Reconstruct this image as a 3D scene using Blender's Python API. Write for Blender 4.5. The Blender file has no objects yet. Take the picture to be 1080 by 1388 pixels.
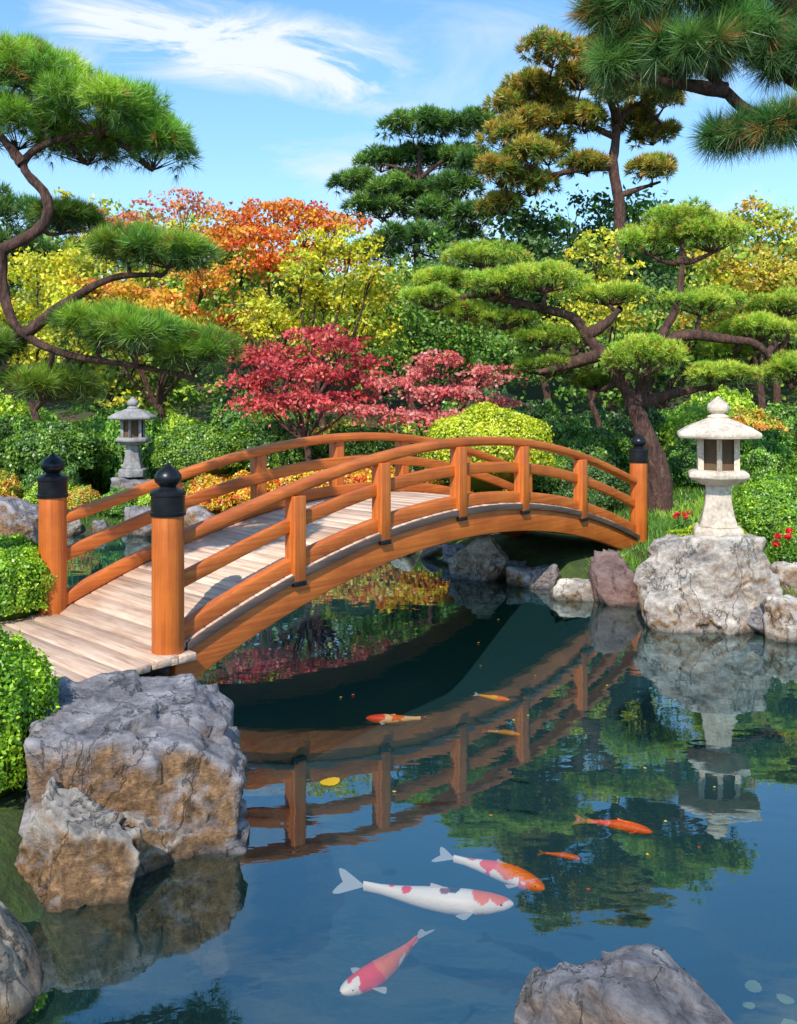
import bpy, bmesh, math, random
import numpy as np
from mathutils import Vector, Matrix, noise

scene = bpy.context.scene
COL = scene.collection
H = 1.85   # eye height above the water

# ------------------------------------------------------------------ helpers
def link(ob, parent=None, label=None, category=None, group=None, kind=None):
    COL.objects.link(ob)
    if parent is not None: ob.parent = parent
    if label: ob["label"] = label
    if category: ob["category"] = category
    if group: ob["group"] = group
    if kind: ob["kind"] = kind
    return ob

def empty(name, loc, label, category, group=None, rotz=0.0):
    e = bpy.data.objects.new(name, None)
    e.empty_display_size = 0.2
    e.location = loc
    e.rotation_euler = (0, 0, rotz)
    return link(e, None, label, category, group)

def np_mesh(name, verts, faces, cols=None, mats=(), smooth=False, midx=None):
    verts = np.asarray(verts, dtype=np.float32); faces = np.asarray(faces, dtype=np.int32)
    me = bpy.data.meshes.new(name)
    n = len(verts); f, k = faces.shape
    me.vertices.add(n); me.vertices.foreach_set('co', verts.ravel())
    me.loops.add(f * k); me.loops.foreach_set('vertex_index', faces.ravel())
    me.polygons.add(f)
    me.polygons.foreach_set('loop_start', np.arange(0, f * k, k, dtype=np.int32))
    if midx is not None: me.polygons.foreach_set('material_index', np.asarray(midx, dtype=np.int32))
    if smooth: me.polygons.foreach_set('use_smooth', np.ones(f, dtype=bool))
    for m in mats: me.materials.append(m)
    if cols is not None:
        a = me.color_attributes.new('Col', 'FLOAT_COLOR', 'POINT')
        c = np.ones((n, 4), dtype=np.float32); c[:, :3] = cols
        a.data.foreach_set('color', c.ravel())
    me.update(calc_edges=True)
    return me

class Acc:
    """quad accumulator"""
    def __init__(s): s.v = []; s.f = []; s.c = []; s.n = 0
    def add(s, v, f, c=None):
        v = np.asarray(v, float); f = np.asarray(f, int)
        s.v.append(v); s.f.append(f + s.n); s.n += len(v)
        if c is None: c = (1, 1, 1)
        c = np.asarray(c, float)
        if c.ndim == 1: c = np.tile(c, (len(v), 1))
        s.c.append(c)
    def mesh(s, name, mats, smooth=False):
        return np_mesh(name, np.concatenate(s.v), np.concatenate(s.f), np.concatenate(s.c), mats, smooth)

BOXF = [[0,3,2,1],[4,5,6,7],[0,1,5,4],[1,2,6,5],[2,3,7,6],[3,0,4,7]]
def box(acc, x0,x1,y0,y1,z0,z1,c=None):
    acc.add([[x0,y0,z0],[x1,y0,z0],[x1,y1,z0],[x0,y1,z0],[x0,y0,z1],[x1,y0,z1],[x1,y1,z1],[x0,y1,z1]], BOXF, c)

def catmull(pts, n=6):
    P = [np.array(p, float) for p in pts]
    P = [2*P[0]-P[1]] + P + [2*P[-1]-P[-2]]
    out = []
    for i in range(1, len(P)-2):
        for j in range(n):
            t = j/n
            out.append(0.5*((2*P[i])+(-P[i-1]+P[i+1])*t+(2*P[i-1]-5*P[i]+4*P[i+1]-P[i+2])*t*t+(-P[i-1]+3*P[i]-3*P[i+1]+P[i+2])*t**3))
    out.append(P[-2])
    return np.array(out)

def tube(acc, pts, r0, r1, sides=8, n=5, rough=0.08, rng=None, c=None, power=1.0):
    path = catmull(pts, n) if len(pts) > 1 else np.array(pts)
    m = len(path)
    T = np.gradient(path, axis=0); T /= (np.linalg.norm(T, axis=1, keepdims=True)+1e-9)
    ref = np.array([0.31, 0.95, 0.05])
    A = np.cross(T, ref); A /= (np.linalg.norm(A, axis=1, keepdims=True)+1e-9)
    B = np.cross(T, A)
    s = np.linspace(0, 1, m)**power
    R = r0*(1-s)+r1*s
    th = np.linspace(0, 2*math.pi, sides, endpoint=False)
    rr = R[:, None]*np.ones((1, sides))
    if rng is not None: rr = rr*(1+rng.normal(0, rough, (m, sides)))
    V = path[:, None, :]+rr[..., None]*(np.cos(th)[None, :, None]*A[:, None, :]+np.sin(th)[None, :, None]*B[:, None, :])
    V = V.reshape(-1, 3)
    i = np.arange(m-1)[:, None]*sides; j = np.arange(sides)[None, :]; k = (j+1) % sides
    F = np.stack([i+j, i+k, i+sides+k, i+sides+j], -1).reshape(-1, 4)
    acc.add(V, F, c)

def lathe(acc, prof, n=24, cx=0, cy=0, c=None, rot=0.0):
    V = []
    for r, z in prof:
        for j in range(n):
            a = 2*math.pi*j/n+rot
            V.append([cx+r*math.cos(a), cy+r*math.sin(a), z])
    F = []
    for i in range(len(prof)-1):
        for j in range(n):
            k = (j+1) % n
            F.append([i*n+j, i*n+k, (i+1)*n+k, (i+1)*n+j])
    acc.add(V, F, c)

def unit(v): return v/(np.linalg.norm(v, axis=-1, keepdims=True)+1e-9)
def br(pal, k): return [tuple(min(.9, x*k) for x in c) for c in pal]

# ------------------------------------------------------------------ materials
def newmat(name):
    m = bpy.data.materials.new(name); m.use_nodes = True
    nt = m.node_tree
    b = nt.nodes['Principled BSDF']
    return m, nt, b
def nd(nt, t, **kw):
    n = nt.nodes.new(t)
    for k, v in kw.items(): setattr(n, k, v)
    return n
def setin(nt, sock, v):
    if isinstance(v, bpy.types.NodeSocket): nt.links.new(v, sock)
    else: sock.default_value = v
def math_(nt, op, a, b=None, c=None, clamp=False):
    n = nd(nt, 'ShaderNodeMath', operation=op); n.use_clamp = clamp
    setin(nt, n.inputs[0], a)
    if b is not None: setin(nt, n.inputs[1], b)
    if c is not None: setin(nt, n.inputs[2], c)
    return n.outputs[0]
def ramp(nt, fac, stops):
    r = nd(nt, 'ShaderNodeValToRGB')
    e = r.color_ramp.elements
    while len(e) < len(stops): e.new(0.5)
    for i, (p, c) in enumerate(stops):
        e[i].position = p
        e[i].color = (*c, 1) if len(c) == 3 else c
    nt.links.new(fac, r.inputs[0])
    return r.outputs[0]
def mixc(nt, fac, a, b, mode='MIX'):
    n = nd(nt, 'ShaderNodeMix', data_type='RGBA', blend_type=mode)
    setin(nt, n.inputs[0], fac)
    for s, v in ((n.inputs[6], a), (n.inputs[7], b)):
        if isinstance(v, bpy.types.NodeSocket): nt.links.new(v, s)
        else: s.default_value = (*v, 1)
    return n.outputs[2]
def noise_t(nt, vec, scale, detail=5, rough=0.6, dist=0.0):
    n = nd(nt, 'ShaderNodeTexNoise')
    n.inputs['Scale'].default_value = scale; n.inputs['Detail'].default_value = detail
    n.inputs['Roughness'].default_value = rough; n.inputs['Distortion'].default_value = dist
    nt.links.new(vec, n.inputs['Vector'])
    return n.outputs['Fac']
def mapping(nt, vec, scale=(1,1,1), loc=(0,0,0), rot=(0,0,0)):
    n = nd(nt, 'ShaderNodeMapping')
    n.inputs['Scale'].default_value = scale; n.inputs['Location'].default_value = loc; n.inputs['Rotation'].default_value = rot
    nt.links.new(vec, n.inputs['Vector'])
    return n.outputs[0]
def bump(nt, bsdf, h, strength=0.5, dist=0.02):
    n = nd(nt, 'ShaderNodeBump')
    n.inputs['Strength'].default_value = strength; n.inputs['Distance'].default_value = dist
    nt.links.new(h, n.inputs['Height']); nt.links.new(n.outputs[0], bsdf.inputs['Normal'])

def leaf_material(name, trans=0.3, rough=0.5, gloss=.04):
    m = bpy.data.materials.new(name); m.use_nodes = True
    nt = m.node_tree; nt.nodes.clear()
    out = nd(nt, 'ShaderNodeOutputMaterial')
    a = nd(nt, 'ShaderNodeAttribute', attribute_name='Col')
    d = nd(nt, 'ShaderNodeBsdfDiffuse'); nt.links.new(a.outputs['Color'], d.inputs['Color'])
    t = nd(nt, 'ShaderNodeBsdfTranslucent'); nt.links.new(a.outputs['Color'], t.inputs['Color'])
    g = nd(nt, 'ShaderNodeBsdfGlossy'); g.inputs['Roughness'].default_value = rough; g.inputs['Color'].default_value = (.9, .9, .85, 1)
    mx = nd(nt, 'ShaderNodeMixShader'); mx.inputs[0].default_value = trans
    nt.links.new(d.outputs[0], mx.inputs[1]); nt.links.new(t.outputs[0], mx.inputs[2])
    m2 = nd(nt, 'ShaderNodeMixShader'); m2.inputs[0].default_value = gloss
    nt.links.new(mx.outputs[0], m2.inputs[1]); nt.links.new(g.outputs[0], m2.inputs[2])
    nt.links.new(m2.outputs[0], out.inputs[0])
    return m
M_LEAF = leaf_material('leaf', 0.40)
M_NEEDLE = leaf_material('pine_needles', 0.33, 0.42, .05)
M_SHRUB = leaf_material('shrub_leaf', 0.28, 0.4, .05)

def bark_material():
    m, nt, b = newmat('bark')
    tc = nd(nt, 'ShaderNodeTexCoord').outputs['Object']
    n1 = noise_t(nt, mapping(nt, tc, (9, 9, 3)), 2.0, 8, 0.7)
    v = nd(nt, 'ShaderNodeTexVoronoi', feature='DISTANCE_TO_EDGE'); v.inputs['Scale'].default_value = 14
    nt.links.new(mapping(nt, tc, (1, 1, .4)), v.inputs['Vector'])
    col = ramp(nt, n1, [(0.3, (0.025, 0.013, 0.012)), (0.55, (0.12, 0.055, 0.04)), (0.75, (0.26, 0.13, 0.095))])
    nt.links.new(col, b.inputs['Base Color']); b.inputs['Roughness'].default_value = 0.9
    h = math_(nt, 'ADD', n1, math_(nt, 'MINIMUM', v.outputs[0], 0.2))
    bump(nt, b, h, 1.0, 0.05)
    return m
M_BARK = bark_material()

def wood_material(name, gr, dark, mid, light):
    m, nt, b = newmat(name)
    tc = nd(nt, 'ShaderNodeTexCoord').outputs['Object']
    g = noise_t(nt, mapping(nt, tc, gr), 1.0, 8, 0.7, 0.4)
    big = noise_t(nt, tc, 2.3, 5, 0.6)
    col = ramp(nt, g, [(0.22, dark), (0.46, mid), (0.75, light)])
    col = mixc(nt, ramp(nt, big, [(0.42, (0,)*3), (0.72, (.6,)*3)]), col, dark)
    nt.links.new(col, b.inputs['Base Color'])
    nt.links.new(ramp(nt, g, [(0.2, (.58,)*3), (0.8, (.36,)*3)]), b.inputs['Roughness'])
    bump(nt, b, g, 0.35, 0.008)
    return m
OD, OM, OL = (0.24, 0.042, 0.007), (0.57, 0.132, 0.017), (0.77, 0.225, 0.036)
M_WOODX = wood_material('stained_timber_rail', (1.2, 46, 46), OD, OM, OL)
M_WOODZ = wood_material('stained_timber_post', (48, 48, 1.4), OD, OM, OL)
M_UNDER = wood_material('shaded_underside_timber', (1.6, 34, 34), (.012, .009, .006), (.03, .02, .012), (.05, .033, .02))  # near-black tones carry the shade under the deck
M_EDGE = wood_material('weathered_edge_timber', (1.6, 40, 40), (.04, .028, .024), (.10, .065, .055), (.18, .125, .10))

def plank_material():
    m, nt, b = newmat('weathered_planks')
    tc = nd(nt, 'ShaderNodeTexCoord').outputs['Object']
    a = nd(nt, 'ShaderNodeAttribute', attribute_name='Col')
    g = noise_t(nt, mapping(nt, tc, (42, 2.2, 42)), 1.0, 7, 0.65, 0.4)
    big = noise_t(nt, tc, 2.6, 5, 0.6)
    col = ramp(nt, g, [(0.28, (0.36, 0.20, 0.13)), (0.5, (0.72, 0.49, 0.35)), (0.75, (0.88, 0.69, 0.53))])
    col = mixc(nt, 1.0, col, a.outputs['Color'], 'MULTIPLY')
    col = mixc(nt, ramp(nt, big, [(0.45, (0,)*3), (0.7, (.5,)*3)]), col, (0.38, 0.20, 0.12))
    nt.links.new(col, b.inputs['Base Color']); b.inputs['Roughness'].default_value = 0.75
    bump(nt, b, g, 0.4, 0.006)
    return m
M_PLANK = plank_material()

def rock_material(name, warm=0.35, tone=1.0, tint=(1, 1, 1), red=False, lift=0.0):
    m, nt, b = newmat(name)
    tc = nd(nt, 'ShaderNodeTexCoord').outputs['Object']
    geo = nd(nt, 'ShaderNodeNewGeometry')
    oi = nd(nt, 'ShaderNodeObjectInfo')
    off = nd(nt, 'ShaderNodeVectorMath', operation='ADD')
    nt.links.new(tc, off.inputs[0]); nt.links.new(oi.outputs['Location'], off.inputs[1])
    tc = off.outputs[0]
    n1 = noise_t(nt, mapping(nt, tc, (1, 1, 2.2), rot=(.5, .5, 0)), 3.4, 12, 0.74, 0.2)
    n1 = math_(nt, 'ADD', n1, lift)
    n2 = noise_t(nt, tc, 26.0, 8, 0.8)
    n3 = noise_t(nt, tc, 2.3, 5, 0.6, 1.0)
    n4 = noise_t(nt, mapping(nt, tc, (1, 1, .55), rot=(.9, .3, .4)), 3.0, 7, 0.6, 0.3)
    T = lambda r, g_, b_: (min(.9, r*tone*tint[0]), min(.9, g_*tone*tint[1]), min(.9, b_*tone*tint[2]))
    base = ramp(nt, n1, [(0.30, T(0.05, 0.048, 0.052)), (0.42, T(0.16, 0.15, 0.155)), (0.54, T(0.34, 0.32, 0.315)), (0.70, T(0.58, 0.55, 0.53))])
    warmc = ramp(nt, n2, [(0.3, (0.10, 0.045, 0.02)), (0.55, (0.34, 0.18, 0.08)), (0.8, (0.56, 0.36, 0.20))])
    sx = nd(nt, 'ShaderNodeSeparateXYZ'); nt.links.new(geo.outputs['Normal'], sx.inputs[0])
    side = math_(nt, 'SUBTRACT', 1.0, math_(nt, 'MAXIMUM', sx.outputs[2], 0.0))
    side = math_(nt, 'MULTIPLY', side, side)
    wf = math_(nt, 'MULTIPLY', ramp(nt, n3, [(0.36, (0,)*3), (0.56, (1,)*3)]), side)
    wf = math_(nt, 'MULTIPLY', wf, warm*2.2, clamp=True)
    col = mixc(nt, wf, base, warmc)
    sp = ramp(nt, n2, [(0.35, (0.45,)*3), (0.62, (1.2,)*3)])
    col = mixc(nt, 0.7, col, sp, 'MULTIPLY')
    fz = math_(nt, 'ABSOLUTE', math_(nt, 'SUBTRACT', n4, .5))
    fis = ramp(nt, fz, [(0.0, (1,)*3), (0.012, (0,)*3)])
    col = mixc(nt, math_(nt, 'MULTIPLY', fis, .7), col, (.02, .015, .012))
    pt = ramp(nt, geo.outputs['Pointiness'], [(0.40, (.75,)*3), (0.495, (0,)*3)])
    col = mixc(nt, pt, col, (.02, .016, .014))  # cavity shade painted into the colour of creases
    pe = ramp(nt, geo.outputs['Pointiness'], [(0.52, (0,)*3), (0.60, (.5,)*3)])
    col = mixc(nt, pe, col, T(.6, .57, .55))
    if red: col = mixc(nt, 0.55, col, (0.20, 0.07, 0.06))
    sp2 = nd(nt, 'ShaderNodeSeparateXYZ'); nt.links.new(geo.outputs['Position'], sp2.inputs[0])
    wet = ramp(nt, math_(nt, 'ADD', sp2.outputs[2], math_(nt, 'MULTIPLY', n1, 0.05)), [(0.02, (.75,)*3), (0.085, (0,)*3)])
    col = mixc(nt, wet, col, (0.018, 0.016, 0.012))
    nt.links.new(col, b.inputs['Base Color'])
    nt.links.new(ramp(nt, wet, [(0, (.82,)*3), (1, (.25,)*3)]), b.inputs['Roughness'])
    hh = math_(nt, 'ADD', math_(nt, 'MULTIPLY', n1, 1.3), math_(nt, 'MULTIPLY', n2, 0.4))
    hh = math_(nt, 'SUBTRACT', hh, math_(nt, 'MULTIPLY', fis, .25))
    bump(nt, b, hh, 0.9, 0.04)
    return m
M_ROCK = rock_material('rock_grey', 0.65, 1.0, (1.02, .98, 1.04))
M_ROCKD = rock_material('rock_dark_grey', 0.25, .8, (1.0, .98, 1.05))
M_ROCKW = rock_material('rock_warm', 0.9, 1.1, (1.10, 1, .88))
M_ROCKT = rock_material('rock_tan', 0.9, 1.25, (1.25, 1, .74), lift=.08)
M_ROCKL = rock_material('rock_pale', 0.5, 1.4, (1.10, 1, .88), lift=.04)
M_ROCKR = rock_material('rock_reddish', 0.3, 0.8, red=True)

def simple(name, col, rough=0.6, metal=0.0, nscale=20, var=0.25, bs=0.2):
    m, nt, b = newmat(name)
    tc = nd(nt, 'ShaderNodeTexCoord').outputs['Object']
    n = noise_t(nt, tc, nscale, 6, 0.65)
    n0 = noise_t(nt, tc, nscale*.2, 4, 0.6)
    nn = math_(nt, 'MULTIPLY', math_(nt, 'ADD', n, n0), 0.5)
    c = ramp(nt, nn, [(0.35, tuple(x*(1-var) for x in col)), (0.65, tuple(min(1, x*(1+var)) for x in col))])
    nt.links.new(c, b.inputs['Base Color']); b.inputs['Roughness'].default_value = rough; b.inputs['Metallic'].default_value = metal
    bump(nt, b, n, bs, 0.01)
    return m
M_IRON = simple('blackened_metal', (0.018, 0.019, 0.024), 0.33, 0.5, 12, 0.4, 0.15)
M_STONE = simple('carved_granite', (0.62, 0.50, 0.39), 0.85, 0, 30, 0.45, 0.6)
M_STONED = simple('carved_granite_dark', (0.29, 0.265, 0.26), 0.9, 0, 26, 0.5, 0.5)
M_BOXSHADE = simple('lantern_inner_shade', (0.12, 0.07, 0.035), 0.9)  # shade inside the fire box, painted on its shallow recesses

def attr_mat(name, rough=0.35):
    m, nt, b = newmat(name)
    a = nd(nt, 'ShaderNodeAttribute', attribute_name='Col')
    nt.links.new(a.outputs['Color'], b.inputs['Base Color'])
    b.inputs['Roughness'].default_value = rough
    tc = nd(nt, 'ShaderNodeTexCoord').outputs['Object']
    v = nd(nt, 'ShaderNodeTexVoronoi'); v.inputs['Scale'].default_value = 90; nt.links.new(tc, v.inputs['Vector'])
    bump(nt, b, v.outputs[0], 0.2, 0.004)
    return m
M_KOI = attr_mat('koi_scales', .5)
M_FIN = leaf_material('koi_fin', 0.5, 0.3)

# ------------------------------------------------------------------ pond outline & ground
POND = np.array([(-1.15,1.5),(-1.25,2.6),(-1.3,3.6),(-1.4,4.5),(-1.3,5.2),(-1.7,6.1),(-3.0,7.2),(-4.6,8.4),(-6.2,9.8),(-6.0,11.3),(-4.7,12.0),
                 (-3.0,12.2),(-1.5,12.0),(-0.3,11.2),(0.5,10.2),(1.0,9.4),(1.65,8.6),(2.05,8.0),(2.25,7.4),(3.1,7.0),(3.6,6.5),
                 (3.0,5.2),(2.3,3.8),(1.95,2.5),(1.7,1.5),(0.4,1.2)])
def pond_sd(x, y):
    x = np.asarray(x, float); y = np.asarray(y, float)
    sh = x.shape; P = np.stack([x.ravel(), y.ravel()], -1)
    d = np.full(len(P), 1e9); inside = np.zeros(len(P), bool)
    n = len(POND)
    for i in range(n):
        a = POND[i]; b = POND[(i+1) % n]
        ab = b-a; t = np.clip(((P-a)@ab)/(ab@ab), 0, 1)
        d = np.minimum(d, np.linalg.norm(P-(a+t[:, None]*ab), axis=1))
        c = ((a[1] > P[:, 1]) != (b[1] > P[:, 1]))
        xi = (b[0]-a[0])*(P[:, 1]-a[1])/(b[1]-a[1]+1e-12)+a[0]
        inside ^= c & (P[:, 0] < xi)
    return np.where(inside, -d, d).reshape(sh)
def sm(t):
    t = np.clip(t, 0, 1); return t*t*(3-2*t)
def gz(x, y):
    d = pond_sd(x, y)
    x = np.asarray(x, float); y = np.asarray(y, float)
    o = .2*sm(d/.25)+.05*sm(d/1.5)+.35*sm((d-1.6)/3.5)+.45*sm((d-5)/14)+3.6*sm((y-23)/14)
    o = o+.02*np.sin(x*2.3+1)*np.cos(y*1.9)*sm(d/.6)
    i = -0.95*sm(-d/1.1)
    return np.where(d > 0, o, i)
def gzs(x, y): return float(gz(np.array([x]), np.array([y]))[0])

def build_ground():
    xs = np.concatenate([np.array([-400,-200,-100,-60,-40,-28,-20,-15,-12,-10]), np.arange(-8.5, 7.5, .1), np.array([8,9,10,12,15,20,28,40,60,100,200,400])])
    ys = np.concatenate([np.array([-200,-60,-20,-8,-4,-2,-.5]), np.arange(0.4, 14, .1), np.arange(14, 40, .6), np.array([46,60,90,150,300,600])])
    X, Y = np.meshgrid(xs, ys)
    Z = gz(X, Y)
    V = np.stack([X, Y, Z], -1).reshape(-1, 3)
    nx = len(xs); ny = len(ys)
    i = np.arange(ny-1)[:, None]*nx; j = np.arange(nx-1)[None, :]
    F = np.stack([i+j, i+j+1, i+nx+j+1, i+nx+j], -1).reshape(-1, 4)
    m, nt, b = newmat('earth_moss_and_sky_tinted_bed')
    tc = nd(nt, 'ShaderNodeTexCoord').outputs['Object']
    n = noise_t(nt, tc, 1.3, 6, 0.65); n2 = noise_t(nt, tc, 22, 6, 0.7)
    c = ramp(nt, n, [(0.38, (0.09, 0.055, 0.03)), (0.5, (0.05, 0.075, 0.018)), (0.62, (0.08, 0.14, 0.02))])
    c = mixc(nt, 0.6, c, ramp(nt, n2, [(0.3, (.4,)*3), (0.7, (1.3,)*3)]), 'MULTIPLY')
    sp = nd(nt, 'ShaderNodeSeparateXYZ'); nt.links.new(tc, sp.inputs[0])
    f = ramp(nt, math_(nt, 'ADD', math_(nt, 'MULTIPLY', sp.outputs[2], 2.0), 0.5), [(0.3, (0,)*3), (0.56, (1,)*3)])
    c = mixc(nt, f, (0.003, 0.046, 0.066), c)  # below water: blue of the reflected sky put into the bed colour
    nt.links.new(c, b.inputs['Base Color']); b.inputs['Roughness'].default_value = 0.95
    bump(nt, b, n2, 0.7, 0.05)
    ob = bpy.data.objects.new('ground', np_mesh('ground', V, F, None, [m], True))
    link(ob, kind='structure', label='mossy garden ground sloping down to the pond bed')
build_ground()

def build_water():
    m = bpy.data.materials.new('pond_water'); m.use_nodes = True
    nt = m.node_tree; nt.nodes.clear()
    out = nd(nt, 'ShaderNodeOutputMaterial')
    tc = nd(nt, 'ShaderNodeTexCoord').outputs['Object']
    n1 = noise_t(nt, mapping(nt, tc, (1.2, 2.0, 1)), 1.5, 2, 0.5, 0.3)
    n2 = noise_t(nt, mapping(nt, tc, (1.0, 1.8, 1)), 8.0, 2, 0.5, 0.2)
    h = math_(nt, 'ADD', n1, math_(nt, 'MULTIPLY', n2, 0.14))
    bp = nd(nt, 'ShaderNodeBump'); bp.inputs['Strength'].default_value = 0.08; bp.inputs['Distance'].default_value = 0.026
    nt.links.new(h, bp.inputs['Height'])
    fr = nd(nt, 'ShaderNodeFresnel'); fr.inputs['IOR'].default_value = 1.33
    fac = math_(nt, 'ADD', math_(nt, 'MULTIPLY', fr.outputs[0], 1.05), 0.18, clamp=True)
    g = nd(nt, 'ShaderNodeBsdfGlossy'); g.inputs['Roughness'].default_value = 0.0; g.inputs['Color'].default_value = (0.72, 0.93, 1.0, 1)
    nt.links.new(bp.outputs[0], g.inputs['Normal'])
    t = nd(nt, 'ShaderNodeBsdfTransparent'); t.inputs['Color'].default_value = (0.97, 0.985, 0.96, 1)
    d = nd(nt, 'ShaderNodeBsdfDiffuse'); d.inputs['Color'].default_value = (0.01, 0.17, 0.12, 1)   # suspended algae
    m0 = nd(nt, 'ShaderNodeMixShader'); m0.inputs[0].default_value = .045
    nt.links.new(t.outputs[0], m0.inputs[1]); nt.links.new(d.outputs[0], m0.inputs[2])
    mx = nd(nt, 'ShaderNodeMixShader')
    nt.links.new(fac, mx.inputs[0]); nt.links.new(m0.outputs[0], mx.inputs[1]); nt.links.new(g.outputs[0], mx.inputs[2])
    nt.links.new(mx.outputs[0], out.inputs[0])
    V = [[-7.5, .6, 0], [5, .6, 0], [5, 13, 0], [-7.5, 13, 0]]
    ob = bpy.data.objects.new('water', np_mesh('water', V, [[0, 1, 2, 3]], None, [m]))
    link(ob, kind='structure', label='still dark pond water mirroring sky and trees')
build_water()

# ------------------------------------------------------------------ rocks
def rock_mesh(seed, sub=5, planes=15, p=60, rough=1.0, axis=.93):
    """faceted boulder: many cutting planes at two scales, then chipped"""
    rng = np.random.default_rng(seed)
    bm = bmesh.new(); bmesh.ops.create_icosphere(bm, subdivisions=sub, radius=1)
    D = np.array([v.co[:] for v in bm.verts]); D = unit(D)
    N = unit(rng.normal(0, 1, (planes, 3))); d = rng.uniform(.66, .96, planes)
    if axis < .9: d = np.clip(d+.12, .8, 1.05)
    N = np.concatenate([N, [[0.06, -.05, 1], [0, 0, -1], [1, 0, 0], [-1, 0, 0], [0, 1, 0], [0, -1, 0.1]]])
    d = np.concatenate([d, np.full(6, axis)])
    q = np.maximum(D@N.T, 1e-6)/d
    mx = q.max(1)
    r = 1/(mx*((q/mx[:, None])**p).sum(1)**(1/p))
    off = Vector(rng.uniform(-50, 50, 3))
    for i, v in enumerate(bm.verts):
        w = Vector(D[i])*float(r[i])
        f = noise.fractal(w*1.4+off, 1.0, 2.1, 3)
        f2 = noise.fractal(w*7+off, .7, 2.2, 4)
        warp = noise.noise_vector(w*3.0+off)*.06
        k = 0.0
        for s_, am in ((2.1, .085), (4.6, .032), (9.5, .012)):
            q_ = (w+warp)*s_+off
            _, pts = noise.voronoi(q_)
            t_ = noise.noise_vector(Vector(pts[0])*5.31+off)
            k += (q_-Vector(pts[0])).dot(t_)*am*2.2+t_.x*am*.9
        v.co = w*(1+rough*(.035*f+.012*f2+max(-.12, min(.10, k))))
    me = bpy.data.meshes.new('rock')
    bm.to_mesh(me); bm.free()
    for pl in me.polygons: pl.use_smooth = True
    return me
def rock(loc, s, seed, label, mat=M_ROCK, sub=5, rot=(0, 0, 0), group=None, planes=13, p=70, rough=1.0, axis=.93):
    me = rock_mesh(seed, sub, planes, p, rough, axis)
    me.materials.append(mat)
    for v in me.vertices: v.co = (v.co[0]*s[0], v.co[1]*s[1], v.co[2]*s[2])
    ob = bpy.data.objects.new('rock', me)
    ob.location = loc; ob.rotation_euler = rot
    return link(ob, None, label, 'rock', group)

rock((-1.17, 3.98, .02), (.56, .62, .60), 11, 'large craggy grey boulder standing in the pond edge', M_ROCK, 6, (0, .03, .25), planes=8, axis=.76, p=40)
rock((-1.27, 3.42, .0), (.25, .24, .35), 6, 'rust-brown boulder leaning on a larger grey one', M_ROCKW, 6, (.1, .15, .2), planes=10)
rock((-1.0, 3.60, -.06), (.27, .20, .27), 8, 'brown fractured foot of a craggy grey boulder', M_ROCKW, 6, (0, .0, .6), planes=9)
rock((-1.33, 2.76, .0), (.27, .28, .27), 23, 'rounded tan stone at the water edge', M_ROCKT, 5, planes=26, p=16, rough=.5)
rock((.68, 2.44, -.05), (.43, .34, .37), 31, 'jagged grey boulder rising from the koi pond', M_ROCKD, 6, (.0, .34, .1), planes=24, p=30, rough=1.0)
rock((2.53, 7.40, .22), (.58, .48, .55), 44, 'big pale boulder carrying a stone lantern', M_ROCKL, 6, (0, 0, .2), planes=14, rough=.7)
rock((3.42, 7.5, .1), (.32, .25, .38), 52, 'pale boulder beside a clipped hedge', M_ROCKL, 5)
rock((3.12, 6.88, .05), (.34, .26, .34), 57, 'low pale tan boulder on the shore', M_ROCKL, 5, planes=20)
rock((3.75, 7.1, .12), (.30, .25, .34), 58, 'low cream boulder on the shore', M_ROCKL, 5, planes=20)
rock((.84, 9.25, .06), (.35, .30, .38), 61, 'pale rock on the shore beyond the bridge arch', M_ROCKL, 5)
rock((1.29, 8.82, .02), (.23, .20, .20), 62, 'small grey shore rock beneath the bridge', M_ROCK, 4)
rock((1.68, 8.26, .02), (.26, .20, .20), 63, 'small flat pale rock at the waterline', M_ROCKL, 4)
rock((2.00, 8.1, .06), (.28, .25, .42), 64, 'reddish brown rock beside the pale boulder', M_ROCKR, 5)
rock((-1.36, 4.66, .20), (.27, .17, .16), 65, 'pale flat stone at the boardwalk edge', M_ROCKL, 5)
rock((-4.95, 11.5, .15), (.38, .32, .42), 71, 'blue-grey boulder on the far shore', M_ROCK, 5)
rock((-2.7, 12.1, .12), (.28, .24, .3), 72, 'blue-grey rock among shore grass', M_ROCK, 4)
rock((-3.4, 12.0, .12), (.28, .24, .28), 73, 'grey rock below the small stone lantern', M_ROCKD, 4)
rock((5.6, 13, .62), (.42, .3, .3), 74, 'grey rock on mossy ground under the pines', M_ROCKL, 4)
smalls = []
for k, mt in enumerate((M_ROCK, M_ROCKL, M_ROCKW, M_ROCK)):
    me = rock_mesh(200+k, 4); me.materials.append(mt); smalls.append(me)
rr = random.Random(4)
per = []
n = len(POND)
for i in range(n):
    a = POND[i]; b = POND[(i+1) % n]
    L = np.linalg.norm(b-a); m_ = max(1, int(L/.42))
    for j in range(m_): per.append(a+(b-a)*(j+.5)/m_)
for q in per:
    if q[1] < 3.1: continue
    near_bridge_left = q[0] < -1.1 and q[1] < 5.6
    sc = rr.uniform(.10, .2)
    if near_bridge_left: sc *= .8
    ob = bpy.data.objects.new('shore_stone', rr.choice(smalls))
    ob.location = (q[0]+rr.uniform(-.05, .05), q[1]+rr.uniform(-.05, .05), .02+rr.uniform(0, .05))
    ob.scale = (sc*rr.uniform(.9, 1.5), sc*rr.uniform(.9, 1.3), sc*rr.uniform(.7, 1.1))
    ob.rotation_euler = (rr.uniform(-.3, .3), rr.uniform(-.3, .3), rr.uniform(0, 6))
    link(ob, None, 'small weathered stone edging the pond', 'stone', 'stones edging the pond')

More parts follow.
